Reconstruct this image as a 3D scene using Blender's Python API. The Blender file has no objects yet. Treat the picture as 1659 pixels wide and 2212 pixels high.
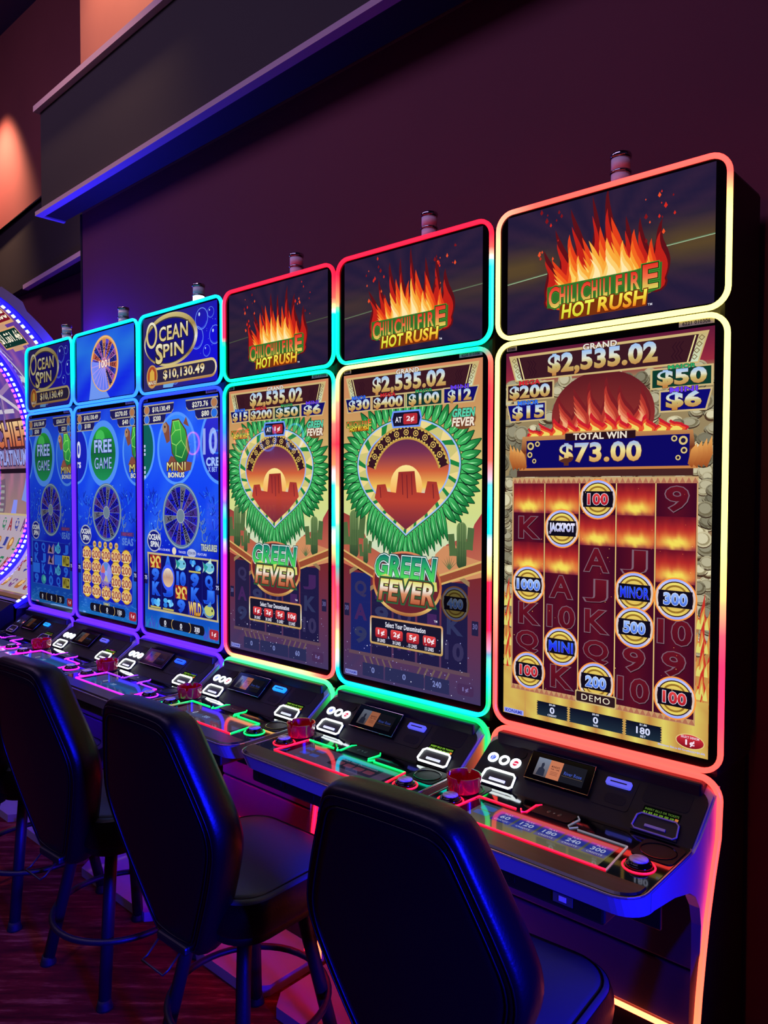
import bpy, bmesh, math, random
from mathutils import Vector, Matrix
from mathutils.geometry import tessellate_polygon

S = bpy.context.scene
COL = S.collection
PI = math.pi

# ---------------------------------------------------------------- camera
cd = bpy.data.cameras.new('camera'); cam = bpy.data.objects.new('camera', cd); COL.objects.link(cam)
cd.sensor_fit = 'HORIZONTAL'; cd.sensor_width = 36.0; cd.lens = 1644.3 * 36.0 / 1659.0
cd.clip_start = 0.05; cd.clip_end = 60
yaw, pitch, roll = math.radians(42.2827), math.radians(-1.8465), math.radians(0.143)
fw = Vector((-math.sin(yaw) * math.cos(pitch), math.cos(yaw) * math.cos(pitch), math.sin(pitch)))
rt = fw.cross(Vector((0, 0, 1))).normalized(); up = rt.cross(fw)
r2 = rt * math.cos(roll) + up * math.sin(roll); u2 = -rt * math.sin(roll) + up * math.cos(roll)
M = Matrix((r2, u2, -fw)).transposed().to_4x4()
M.translation = Vector((0.5513, -1.6941, 1.5444))
cam.matrix_world = M
S.camera = cam

# ---------------------------------------------------------------- world, exposure, room lights
W = bpy.data.worlds.new('casino_ambient'); S.world = W; W.use_nodes = True
bg = W.node_tree.nodes['Background']
bg.inputs['Color'].default_value = (0.18, 0.085, 0.26, 1); bg.inputs['Strength'].default_value = 0.085
S.view_settings.view_transform = 'Standard'; S.view_settings.look = 'None'
S.view_settings.exposure = 0.0; S.view_settings.gamma = 1.0; S.view_settings.use_curve_mapping = False

def light(name, kind, loc, target, energy, color, size=0.3, size_y=None, angle=None, blend=0.5):
    ld = bpy.data.lights.new(name, kind); o = bpy.data.objects.new(name, ld); COL.objects.link(o)
    o.location = loc; ld.energy = energy; ld.color = color
    if kind == 'AREA':
        ld.size = size
        if size_y: ld.shape = 'RECTANGLE'; ld.size_y = size_y
    else: ld.shadow_soft_size = size
    if kind == 'SPOT': ld.spot_size = math.radians(angle); ld.spot_blend = blend
    if target is not None:
        o.rotation_euler = (Vector(target) - Vector(loc)).to_track_quat('-Z', 'Y').to_euler()
    return o
# dim violet house light over the aisle, warm wall washers above the ledges, a blue-lit sign across the aisle end
light('overhead_light', 'AREA', (-1.6, -2.6, 5.3), (-1.6, -1.0, 0.6), 100, (0.66, 0.44, 1.0), 4.0, 2.5)
light('wall_washer', 'SPOT', (-3.05, 0.0, 5.2), (-3.25, 0.36, 3.9), 400, (1.0, 0.58, 0.33), 0.06, angle=70, blend=0.9)
light('wall_washer', 'SPOT', (-6.25, 0.60, 4.95), (-6.3, 1.0, 3.72), 420, (1.0, 0.56, 0.32), 0.06, angle=70, blend=1.0)
light('blue_sign_light', 'SPOT', (3.9, -1.55, 1.25), (-1.0, -0.62, 0.66), 5500, (0.004, 0.006, 1.0), 0.35, angle=20, blend=1.0)
light('overhead_light', 'AREA', (-5.6, -2.2, 5.2), (-5.6, -0.4, 1.5), 60, (0.7, 0.42, 0.8), 3.0, 2.0)  # second overhead lamp, unseen, added to lift the dark recess wall

light('blue_back_light', 'POINT', (-3.545, 0.31, 2.22), None, 60, (0.02, 0.02, 1.0), 0.06)

# ---------------------------------------------------------------- materials
def lin(c):
    return tuple(((v / 255) / 12.92 if v / 255 <= 0.04045 else ((v / 255 + 0.055) / 1.055) ** 2.4) for v in c[:3])
MATS = {}
def mat(name, color=(128, 128, 128), rough=0.5, metal=0.0, emis=None, es=0.0, spec=0.5, bump=None, noise=None, attr=False, coat=0.0, sheen=0.0, trans=0.0):
    if name in MATS: return MATS[name]
    m = bpy.data.materials.new(name); m.use_nodes = True; nt = m.node_tree
    b = nt.nodes['Principled BSDF']
    b.inputs['Base Color'].default_value = lin(color) + (1,)
    b.inputs['Roughness'].default_value = rough; b.inputs['Metallic'].default_value = metal
    b.inputs['Specular IOR Level'].default_value = spec
    b.inputs['Coat Weight'].default_value = coat; b.inputs['Coat Roughness'].default_value = 0.08
    b.inputs['Transmission Weight'].default_value = trans
    if emis: b.inputs['Emission Color'].default_value = lin(emis) + (1,); b.inputs['Emission Strength'].default_value = es
    if attr:
        a = nt.nodes.new('ShaderNodeAttribute'); a.attribute_name = 'Col'
        nt.links.new(a.outputs['Color'], b.inputs['Emission Color']); b.inputs['Emission Strength'].default_value = es
    if noise or bump:
        tc = nt.nodes.new('ShaderNodeTexCoord'); mp = nt.nodes.new('ShaderNodeMapping')
        nt.links.new(tc.outputs['Object'], mp.inputs['Vector'])
        sc, c2, vec = noise if noise else (bump[0], None, (1, 1, 1))
        mp.inputs['Scale'].default_value = vec
        n = nt.nodes.new('ShaderNodeTexNoise'); n.inputs['Scale'].default_value = sc; n.inputs['Detail'].default_value = 6
        nt.links.new(mp.outputs['Vector'], n.inputs['Vector'])
        if noise:
            cr = nt.nodes.new('ShaderNodeValToRGB')
            cr.color_ramp.elements[0].position = 0.35; cr.color_ramp.elements[1].position = 0.68
            cr.color_ramp.elements[0].color = lin(color) + (1,); cr.color_ramp.elements[1].color = lin(c2) + (1,)
            nt.links.new(n.outputs['Fac'], cr.inputs['Fac']); nt.links.new(cr.outputs['Color'], b.inputs['Base Color'])
        if bump:
            n2 = nt.nodes.new('ShaderNodeTexNoise'); n2.inputs['Scale'].default_value = bump[0]; n2.inputs['Detail'].default_value = 4
            nt.links.new(tc.outputs['Object'], n2.inputs['Vector'])
            bp = nt.nodes.new('ShaderNodeBump'); bp.inputs['Strength'].default_value = bump[1]; bp.inputs['Distance'].default_value = 0.004
            nt.links.new(n2.outputs['Fac'], bp.inputs['Height']); nt.links.new(bp.outputs['Normal'], b.inputs['Normal'])
    MATS[name] = m; return m
mat('screen', (2, 2, 3), 0.02, attr=True, es=1.0, spec=0.35)
mat('led', (60, 60, 60), 0.4, attr=True, es=4.0)
def hot(c):
    """light-strip colour: the full channels run far past white, the others keep their tint"""
    out = []
    for v in lin(c):
        k = max(0, min(1, (v - .5) / .4)); out.append(v * (k + (1 - k) * 1.7 / 4.0))
    return tuple(out)
mat('dim_screen', (2, 2, 3), 0.05, attr=True, es=0.55, spec=0.5)
mat('bezel', (4, 4, 6), 0.12, spec=0.4)
mat('cabinet', (16, 15, 20), 0.45)
mat('silver', (172, 170, 176), 0.36, 0.2)
mat('panel', (6, 6, 7), 0.5, spec=0.3, bump=(900, 0.12))
mat('deck', (4, 4, 5), 0.045, spec=0.6, coat=0.4)
mat('armrest', (12, 11, 14), 0.3, noise=(6, (30, 28, 34), (1, 14, 1)))
mat('door', (92, 84, 100), 0.5)
mat('black', (5, 5, 6), 0.5)
mat('rubber', (6, 6, 8), 0.7)
mat('chrome', (190, 190, 195), 0.12, 1.0)
mat('lamp_white', (250, 246, 255), 0.5)
mat('lamp_on', (255, 250, 250), 0.4, emis=(235, 230, 255), es=3.5)
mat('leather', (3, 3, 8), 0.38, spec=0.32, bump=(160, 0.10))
mat('seat_sheen_leather', (74, 82, 98), 0.4, spec=0.5, bump=(220, 0.10))  # black leather; its grazing sheen is put into this lighter base
mat('leg', (18, 18, 26), 0.42, bump=(400, 0.2))
mat('footplate', (150, 140, 150), 0.5)
mat('ashtray', (205, 10, 30), 0.22, spec=0.55, coat=0.5)
mat('white_light', (255, 255, 255), 0.4, emis=(245, 250, 255), es=3.0)
mat('sticker', (190, 186, 205), 0.6)
mat('ink', (20, 20, 40), 0.7)
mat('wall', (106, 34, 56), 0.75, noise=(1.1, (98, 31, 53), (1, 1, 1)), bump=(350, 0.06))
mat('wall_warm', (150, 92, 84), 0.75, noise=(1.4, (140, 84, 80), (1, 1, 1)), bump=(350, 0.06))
mat('wall_wash_tint', (132, 66, 66), 0.75, noise=(1.2, (122, 60, 62), (1, 1, 1)), bump=(350, 0.06))  # maroon wall again, lightened so the warm wash sits in its colour
mat('fascia', (31, 25, 31), 0.7, noise=(0.9, (38, 32, 37), (1, 1, 1)), bump=(300, 0.05))
mat('trim', (196, 166, 190), 0.5)
mat('ceiling', (70, 62, 66), 0.8)

# ---------------------------------------------------------------- object helpers
def obj(name, bm, m, parent=None, smooth=False):
    me = bpy.data.meshes.new(name)
    if isinstance(bm, bmesh.types.BMesh):
        bmesh.ops.recalc_face_normals(bm, faces=bm.faces[:]); bm.to_mesh(me); bm.free()
    else: me = bm
    me.materials.append(MATS[m] if isinstance(m, str) else m)
    if smooth: me.polygons.foreach_set('use_smooth', [True] * len(me.polygons))
    o = bpy.data.objects.new(name, me); COL.objects.link(o)
    if parent is not None: o.parent = parent
    return o
def thing(name, label, cat, loc=(0, 0, 0), rz=0, group=None):
    o = bpy.data.objects.new(name, None); COL.objects.link(o); o.empty_display_size = 0.1
    o.location = loc; o.rotation_euler = (0, 0, rz); tag(o, label, cat, group); return o
def tag(o, label, cat, group=None):
    o['label'] = label; o['category'] = cat
    if group: o['group'] = group
    return o
def struct(name, bm, m, label=None, smooth=False):
    o = obj(name, bm, m, None, smooth); o['kind'] = 'structure'
    if label: o['label'] = label
    return o
def part(o, label): o['label'] = label; return o
def bm_box(x0, x1, y0, y1, z0, z1, bev=0.0, seg=2, bm=None):
    own = bm is None
    bm = bm or bmesh.new()
    g = bmesh.ops.create_cube(bm, size=1.0)
    for v in g['verts']:
        v.co = Vector(((x0 + x1) / 2 + v.co.x * (x1 - x0), (y0 + y1) / 2 + v.co.y * (y1 - y0), (z0 + z1) / 2 + v.co.z * (z1 - z0)))
    if bev > 0:
        es = list({e for v in g['verts'] for e in v.link_edges})
        bmesh.ops.bevel(bm, geom=es, offset=bev, segments=seg, affect='EDGES', profile=0.5)
    return bm
def bm_loft(rings, closed_ring=True, cap=True, closed_path=False, bm=None):
    bm = bm or bmesh.new()
    vs = [[bm.verts.new(p) for p in r] for r in rings]
    n = len(vs[0]); K = len(vs)
    for i in range(K if closed_path else K - 1):
        a, b = vs[i], vs[(i + 1) % K]
        for j in range(n if closed_ring else n - 1):
            bm.faces.new((a[j], a[(j + 1) % n], b[(j + 1) % n], b[j]))
    if cap and not closed_path and closed_ring:
        bm.faces.new(vs[0][::-1]); bm.faces.new(vs[-1])
    return bm
def bm_tube(pts, r, seg=8, closed=False, cap=True, bm=None):
    pts = [Vector(p) for p in pts]; K = len(pts); rings = []
    rr = r if isinstance(r, (list, tuple)) else [r] * K
    prev = None
    for i, p in enumerate(pts):
        if closed: t = (pts[(i + 1) % K] - pts[i - 1]).normalized()
        else: t = (pts[min(i + 1, K - 1)] - pts[max(i - 1, 0)]).normalized()
        if prev is None:
            ref = Vector((0, 0, 1)) if abs(t.z) < 0.9 else Vector((1, 0, 0))
            u = t.cross(ref).normalized()
        else: u = (prev - t * prev.dot(t)).normalized()
        v = t.cross(u); prev = u
        rings.append([p + (u * math.cos(2 * PI * k / seg) + v * math.sin(2 * PI * k / seg)) * rr[i] for k in range(seg)])
    return bm_loft(rings, True, cap, closed, bm)
def bm_lathe(prof, seg=24, c=(0, 0, 0), bm=None):
    rings = [[(c[0] + r * math.cos(2 * PI * k / seg), c[1] + r * math.sin(2 * PI * k / seg), c[2] + z) for k in range(seg)] for r, z in prof]
    return bm_loft(rings, bm=bm)
def bm_prism(poly, fa, fb, bm=None):
    """poly: 2D outline; fa / fb map a 2D point to the two 3D sides"""
    bm = bm or bmesh.new()
    a = [bm.verts.new(fa(*p)) for p in poly]; b = [bm.verts.new(fb(*p)) for p in poly]
    n = len(poly)
    for i in range(n): bm.faces.new((a[i], a[(i + 1) % n], b[(i + 1) % n], b[i]))
    bm.faces.new(a[::-1]); bm.faces.new(b)
    return bm
def rrect(x0, x1, y0, y1, r, seg=6):
    out = []
    for cx, cy, a0 in ((x1 - r, y1 - r, 0), (x0 + r, y1 - r, 90), (x0 + r, y0 + r, 180), (x1 - r, y0 + r, 270)):
        for k in range(seg + 1):
            a = math.radians(a0 + 90 * k / seg); out.append((cx + r * math.cos(a), cy + r * math.sin(a)))
    return out
def copy_tree(o, parent=None):
    c = o.copy(); COL.objects.link(c); c.parent = parent
    for ch in list(o.children): copy_tree(ch, c)
    return c
# ---------------------------------------------------------------- flat screen pictures as coloured faces
_fc = bpy.data.curves.new('glyphs', 'FONT'); _fo = bpy.data.objects.new('glyphs', _fc); COL.objects.link(_fo)
_fc.resolution_u = 3; _fc.fill_mode = 'FRONT'
_gc = {}
def glyphs(body, off, sp=1.06):
    k = (body, off, sp)
    if k in _gc: return _gc[k]
    _fc.body = body; _fc.offset = off; _fc.space_character = sp
    _fo.update_tag(); bpy.context.view_layer.update()
    ev = _fo.evaluated_get(bpy.context.evaluated_depsgraph_get()); me = ev.to_mesh()
    me.calc_loop_triangles()
    vs = [(v.co.x, v.co.y) for v in me.vertices]; fs = [tuple(t.vertices) for t in me.loop_triangles]
    ev.to_mesh_clear(); _gc[k] = (vs, fs); return _gc[k]
def mix(a, b, t): return tuple(a[i] + (b[i] - a[i]) * t for i in range(3))
def stops(st, t):
    if t <= st[0][0]: return st[0][1]
    for (t0, c0), (t1, c1) in zip(st, st[1:]):
        if t <= t1: return mix(c0, c1, (t - t0) / max(1e-6, t1 - t0))
    return st[-1][1]
def sub_y(poly, cuts):
    """split convex polygons at given y values so a colour ramp is exact"""
    out = [poly]
    for c in cuts:
        nxt = []
        for p in out:
            for sgn in (1, -1):
                q = clip_half(p, 1, c, sgn)
                if len(q) > 2: nxt.append(q)
        out = nxt
    return out
def clip_half(p, ax, c, sgn):
    q = []
    for i in range(len(p)):
        a, b = p[i - 1], p[i]
        da, db = (a[ax] - c) * sgn, (b[ax] - c) * sgn
        if (da >= 0) != (db >= 0):
            t = da / (da - db); q.append(tuple(a[k] + (b[k] - a[k]) * t for k in range(len(a))))
        if db >= 0: q.append(b)
    return q
class Art:
    def __init__(s, w, h, seed=1):
        s.w, s.h, s.f, s.lay = w, h, [], 0; s.rnd = random.Random(seed)
    def up(s): s.lay += 1
    def tris(s, polys, col):
        """polys: lists of convex (x, y); col: rgb, ('v', stops) or function"""
        if callable(col): fn = col
        elif isinstance(col, list):
            ys = [p[1] for q in polys for p in q]; y0, y1 = min(ys), max(ys)
            st = col; fn = lambda x, y: stops(st, (y - y0) / max(1e-6, y1 - y0))
            cuts = [y0 + t * (y1 - y0) for t, _ in st[1:-1]]
            if cuts: polys = [r for q in polys for r in sub_y(q, cuts)]
        else: fn = None
        for q in polys:
            v = [(x, y) + tuple(fn(x, y) if fn else col) for x, y in q]
            for ax, c, sg in ((0, 0, 1), (0, s.w, -1), (1, 0, 1), (1, s.h, -1)):
                v = clip_half(v, ax, c, sg)
                if len(v) < 3: break
            if len(v) >= 3: s.f.append((s.lay, v))
    def poly(s, pts, col):
        tr = tessellate_polygon([[Vector((x, y, 0)) for x, y in pts]])
        s.tris([[pts[i] for i in t] for t in tr], col)
    def rect(s, x0, y0, x1, y1, col): s.tris([[(x0, y0), (x1, y0), (x1, y1), (x0, y1)]], col)
    def grid(s, x0, y0, x1, y1, nx, ny, fn):
        for i in range(nx):
            for j in range(ny):
                a, b = x0 + (x1 - x0) * i / nx, x0 + (x1 - x0) * (i + 1) / nx
                c, d = y0 + (y1 - y0) * j / ny, y0 + (y1 - y0) * (j + 1) / ny
                s.tris([[(a, c), (b, c), (b, d), (a, d)]], fn)
    def ell(s, cx, cy, rx, ry, col, n=28):
        p = [(cx + rx * math.cos(2 * PI * k / n), cy + ry * math.sin(2 * PI * k / n)) for k in range(n)]
        s.tris([p], col)
    def ring(s, cx, cy, rx, ry, w, col, n=32, a0=0, a1=360, wy=None):
        wy = wy or w
        P = [(math.cos(math.radians(a0 + (a1 - a0) * k / n)), math.sin(math.radians(a0 + (a1 - a0) * k / n))) for k in range(n + 1)]
        s.tris([[(cx + rx * a[0], cy + ry * a[1]), (cx + rx * b[0], cy + ry * b[1]), (cx + (rx - w) * b[0], cy + (ry - wy) * b[1]), (cx + (rx - w) * a[0], cy + (ry - wy) * a[1])] for a, b in zip(P, P[1:])], col)
    def rr(s, x0, y0, x1, y1, r, col): s.tris([rrect(x0, x1, y0, y1, r, 4)], col)
    def line(s, pts, w, col, closed=False):
        q = []
        n = len(pts)
        for i in range(n if closed else n - 1):
            a, b = pts[i], pts[(i + 1) % n]
            dx, dy = b[0] - a[0], b[1] - a[1]; L = math.hypot(dx, dy) or 1
            nx, ny = -dy / L * w / 2, dx / L * w / 2; ex, ey = dx / L * w / 2, dy / L * w / 2
            q.append([(a[0] - ex + nx, a[1] - ey + ny), (b[0] + ex + nx, b[1] + ey + ny), (b[0] + ex - nx, b[1] + ey - ny), (a[0] - ex - nx, a[1] - ey - ny)])
        s.tris(q, col)
    def text(s, body, cx, cy, w, h, col, bold=0.012, out=None, shear=0.0, rot=0.0, arc=0.0, sp=1.06):
        """fit the text to a box w x h centred on cx, cy; out = [(thickness, colour), ...] drawn below"""
        base, _ = glyphs(body, 0.0, sp)
        if not base: return
        bx0, bx1 = min(v[0] for v in base), max(v[0] for v in base); by0, by1 = min(v[1] for v in base), max(v[1] for v in base)
        sx, sy = w / (bx1 - bx0), h / (by1 - by0)
        ca, sa = math.cos(math.radians(rot)), math.sin(math.radians(rot))
        def T(v):
            x = (v[0] - (bx0 + bx1) / 2) * sx; y = -(v[1] - (by0 + by1) / 2) * sy
            x -= y * shear; y += arc * (x / w) ** 2
            return (cx + x * ca - y * sa, cy + x * sa + y * ca)
        for th, oc in (out or []):
            vs, fs = glyphs(body, bold + th, sp); t = [T(v) for v in vs]
            s.tris([[t[i] for i in f] for f in fs], oc); s.up()
        vs, fs = glyphs(body, bold, sp); t = [T(v) for v in vs]
        s.tris([[t[i] for i in f] for f in fs], col); s.up()
    def mesh(s, name, place, dz=2e-5, ysplit=None):
        """place(x, y, height above the glass) -> 3D"""
        vs, fs, cs = [], [], []
        if ysplit:
            g = []
            for lay, v in s.f:
                lo, hi = min(p[1] for p in v), max(p[1] for p in v); k = math.floor(lo / ysplit) + 1; rest = v
                while k * ysplit < hi - 1e-6:
                    a = clip_half(rest, 1, k * ysplit, -1); rest = clip_half(rest, 1, k * ysplit, 1); k += 1
                    if len(a) > 2: g.append((lay, a))
                if len(rest) > 2: g.append((lay, rest))
            s.f = g
        cell, lv = 0.5, {}
        s.f.sort(key=lambda q: q[0]); i = 0
        while i < len(s.f):                       # pack the drawing order into as few levels as overlaps allow
            j = i
            while j < len(s.f) and s.f[j][0] == s.f[i][0]: j += 1
            upd = []
            for lay, v in s.f[i:j]:
                xs = [p[0] for p in v]; ys = [p[1] for p in v]
                ks = [(a, b) for a in range(int(min(xs) / cell), int(max(xs) / cell) + 1) for b in range(int(min(ys) / cell), int(max(ys) / cell) + 1)]
                L = 1 + max((lv.get(k, 0) for k in ks), default=0); upd.append((ks, L))
                i0 = len(vs)
                for x in v: vs.append(place(x[0], x[1], L * dz)); cs.append(lin([max(0, min(255, c)) for c in x[2:5]]) + (1.0,))
                fs.append(tuple(range(i0, i0 + len(v))))
            for ks, L in upd:
                for k in ks:
                    if lv.get(k, 0) < L: lv[k] = L
            i = j
        me = bpy.data.meshes.new(name); me.from_pydata(vs, [], fs)
        at = me.color_attributes.new('Col', 'FLOAT_COLOR', 'POINT')
        at.data.foreach_set('color', [c for q in cs for c in q])
        return me
    # ---- motifs shared by several pictures
    def flame(s, cx, base, w, h, n, cols, lean=0.0):
        for k, c in enumerate(cols):
            ww, hh = w * (1 - 0.24 * k), h * (1 - 0.27 * k)
            pts = [(cx + ww / 2, base), (cx - ww / 2, base)]
            for i in range(n):
                f = (i + 0.5) / n; x = cx - ww / 2 + ww * f
                env = 0.45 + 0.55 * math.sin(PI * f)
                pts.append((x - ww / n * 0.42, base - hh * env * s.rnd.uniform(0.25, 0.45)))
                pts.append((x - ww / n * 0.18 + lean, base - hh * env * s.rnd.uniform(0.55, 0.75)))
                pts.append((x + ww / n * s.rnd.uniform(-0.1, 0.35) + lean * 2, base - hh * env * s.rnd.uniform(0.85, 1.1)))
                pts.append((x + ww / n * 0.30 + lean, base - hh * env * s.rnd.uniform(0.45, 0.6)))
            s.poly(pts, c); s.up()
    def fire(s, x0, x1, base, h, n, cols, shrink=.8):
        """row of curling flame tongues, tallest in the middle"""
        T = []
        for i in range(n):
            f = (i + .5) / n; e = .45 + .55 * math.sin(PI * f) ** .8
            T.append((x0 + (x1 - x0) * f, (x1 - x0) / n * s.rnd.uniform(.95, 1.35), h * e * s.rnd.uniform(.78, 1.08), (f - .5) * h * .22 + s.rnd.uniform(-.8, .8), s.rnd.uniform(-1, 1)))
        for q, c in enumerate(cols):
            k = shrink ** q
            for x, w, hh, ln, ph in T:
                L, R = [], []
                for m in range(13):
                    t = m / 12; cx = x + ln * k * t * t + w * .28 * math.sin(PI * 1.6 * t + ph) * t
                    hw = w * (.62 if q < 2 else .5) * k * (1 - t) ** .75 * (.75 + .55 * math.sin(PI * min(1, t * 1.5)))
                    y = base - hh * k * t; L.append((cx - hw, y)); R.append((cx + hw, y))
                for m in range(12): s.tris([[L[m], R[m], R[m + 1], L[m + 1]]], c)
                s.ell(x, base, w * .62 * k, w * .5 * k, c, 12)
            s.up()
    def sparks(s, x0, y0, x1, y1, n, cols, r=(0.08, 0.2)):
        for _ in range(n):
            a = s.rnd.uniform(*r); s.ell(s.rnd.uniform(x0, x1), s.rnd.uniform(y0, y1), a, a, s.rnd.choice(cols), 6)
GOLD = [(0, (150, 190, 245)), (0.38, (225, 225, 200)), (0.55, (200, 180, 110)), (1, (190, 120, 60))]
GOLD2 = [(0, (240, 230, 180)), (0.5, (190, 160, 90)), (1, (120, 84, 40))]
def gold_num(a, t, cx, cy, w, h, bold=0.045): a.text(t, cx, cy, w, h, GOLD, bold, [(0.016, (60, 28, 30))])

def logo_fire(a, cx, cy, k=1.0, fancy=True):
    """CHILI CHILI FIRE / HOT RUSH lettering, k = width scale (28 cm wide at k = 1)"""
    f = lambda x, y: (cx + x * k, cy + y * k)
    a.poly([f(-14.6, -2.6), f(8, -2.7), f(14.6, -3.4), f(14.4, 2.4), f(11.4, 3.2), f(11, 5.6), f(-10.8, 5.8), f(-11.2, 3.0), f(-14.6, 2.6)], (52, 110, 40)); a.up()
    a.poly([f(-11.0, 2.2), f(11.5, 1.7), f(11.1, 5.9), f(-11.2, 6.1)], (120, 50, 14)); a.up()
    red = [(0, (226, 48, 36)), (0.5, (240, 110, 70)), (1, (214, 214, 90))]
    for t, x, w, h, dy in (('C', -12.7, 2.7, 4.9, 0.2), ('HILI', -8.6, 4.9, 3.9, 0.0), ('C', -4.1, 2.3, 4.2, 0.1), ('HILI', -0.1, 4.7, 3.9, -0.1), ('FIR', 6.5, 5.6, 3.9, -0.2), ('E', 11.9, 3.2, 5.2, -0.6)):
        a.text(t, *f(x, dy), w * k, h * k, red, 0.03, [(0.05, (70, 150, 50)), (0.025, (20, 40, 10))] if fancy else [(0.05, (70, 150, 50))], sp=1.3)
    a.text('HOT', *f(-6.2, 4.0), 8.2 * k, 3.3 * k, [(0, (240, 250, 90)), (1, (214, 206, 40))], 0.03, [(0.05, (120, 40, 10))], 0.12)
    a.text('RUSH', *f(5.1, 3.8), 11.6 * k, 3.3 * k, [(0, (250, 240, 90)), (0.6, (236, 196, 50)), (1, (240, 120, 30))], 0.03, [(0.05, (120, 40, 10))], 0.12)

def art_fire_upper(seed, glow=1.0):
    a = Art(52.4, 30, seed)
    def bgf(x, y):
        dx, dy = (x - 26) / 26, (y - 15 - (x - 26) * 0.04) / 15
        ang = math.atan2(dy, dx + 1e-6)
        ray = 0.5 + 0.5 * math.sin(ang * 22 + 1.3)
        b = mix((34, 26, 56), (56, 34, 60), ray * 0.6)
        g = math.exp(-(dy * 3.2) ** 2) * min(1, abs(dx) * 1.4)
        return mix(b, (104, 82, 36), g * 0.75 * glow)
    a.grid(0, 0, 52.4, 30, 36, 18, bgf); a.up()
    for y, w, c in ((16.1, 0.35, (90, 110, 80)), (16.2, 0.14, (170, 200, 160))):
        a.line([(0, y + 1.0), (12, y + 0.2)], w, mix(c, (60, 60, 50), 1 - glow)); a.line([(41, y - 0.4), (52.4, y - 0.9)], w, mix(c, (60, 60, 50), 1 - glow)); a.up()
    a.fire(11.5, 41.5, 23.5, 23, 8, [(92, 16, 24), (190, 32, 24)])
    a.fire(14.0, 39.0, 24.0, 18, 7, [(226, 62, 26), (242, 104, 32), (248, 160, 50), (252, 210, 100)], .82)
    a.fire(19.5, 33.5, 22.5, 14.5, 4, [(250, 170, 60), (252, 206, 110), (255, 232, 170)], .8)
    for _ in range(26):
        x = a.rnd.choice((a.rnd.uniform(9, 17), a.rnd.uniform(36, 44))); y = a.rnd.uniform(1, 14); r = a.rnd.uniform(0.15, 0.5)
        a.poly([(x, y - r * 1.9), (x + r, y), (x, y + r * 1.2), (x - r, y)], a.rnd.choice([(214, 40, 30), (240, 80, 40), (130, 20, 26)]))
    a.up()
    logo_fire(a, 26.3, 22.4)
    a.text('TM', 38.2, 28.1, 1.0, 0.5, (225, 225, 235), 0.01)
    return a

def grand_sign(a, amount, y=0.0):
    d = lambda pts: [(x, yy + y) for x, yy in pts]
    a.poly(d([(0.9, 0.9), (51.8, 0.8), (49.6, 7.7), (2.9, 7.6)]), (206, 180, 120)); a.up()
    a.poly(d([(2.6, 1.5), (50.1, 1.4), (48.4, 7.2), (4.2, 7.2)]), (58, 24, 34)); a.up()
    for sg in (0, 1):
        X = (lambda x: x) if not sg else (lambda x: 52.7 - x)
        a.poly(d([(X(1.4), 1.3), (X(3.1), 1.3), (X(4.9), 7.3), (X(3.3), 7.3)]), [(0, (196, 176, 116)), (1, (206, 222, 190))]); a.up()
        for k in range(4):
            cx, cy = X(2.5 + k * 0.52), 2.2 + k * 1.35
            a.line(d([(cx - .6, cy), (cx, cy - .55), (cx + .6, cy), (cx, cy + .55)]), 0.16, (120, 100, 60), True)
        a.line(d([(X(3.9), 1.7), (X(5.5), 7.1)]), 0.3, (236, 220, 150))
        for k in range(3): a.line(d([(X(6.5 + k * .8), 2.6), (X(7.3 + k * .8), 3.6), (X(6.7 + k * .8), 4.6), (X(7.5 + k * .8), 5.6), (X(6.9 + k * .8), 6.5)]), 0.22, (46, 16, 30))
    a.up()
    a.text('GRAND', 26.3, 0.95 + y, 8.6, 1.35, (232, 224, 214), 0.03, [(0.05, (84, 40, 30))])
    gold_num(a, amount, 26.4, 4.35 + y, 27.5, 4.9)
def jack_box(a, pts, fill, name, ncol, amount, cx, cy, w, h):
    x0 = sum(p[0] for p in pts) / 4; y0 = sum(p[1] for p in pts) / 4
    a.poly(pts, (204, 180, 126)); a.up()
    a.poly([(x0 + (x - x0) * 0.93, y0 + (y - y0) * 0.84) for x, y in pts], fill); a.up()
    top = min(p[1] for p in pts)
    a.text(name, cx, top + 0.1, min(w * 0.9, 6.0), 1.1, ncol, 0.03, [(0.04, (20, 14, 30))])
    gold_num(a, amount, cx, cy, w, h)

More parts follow.
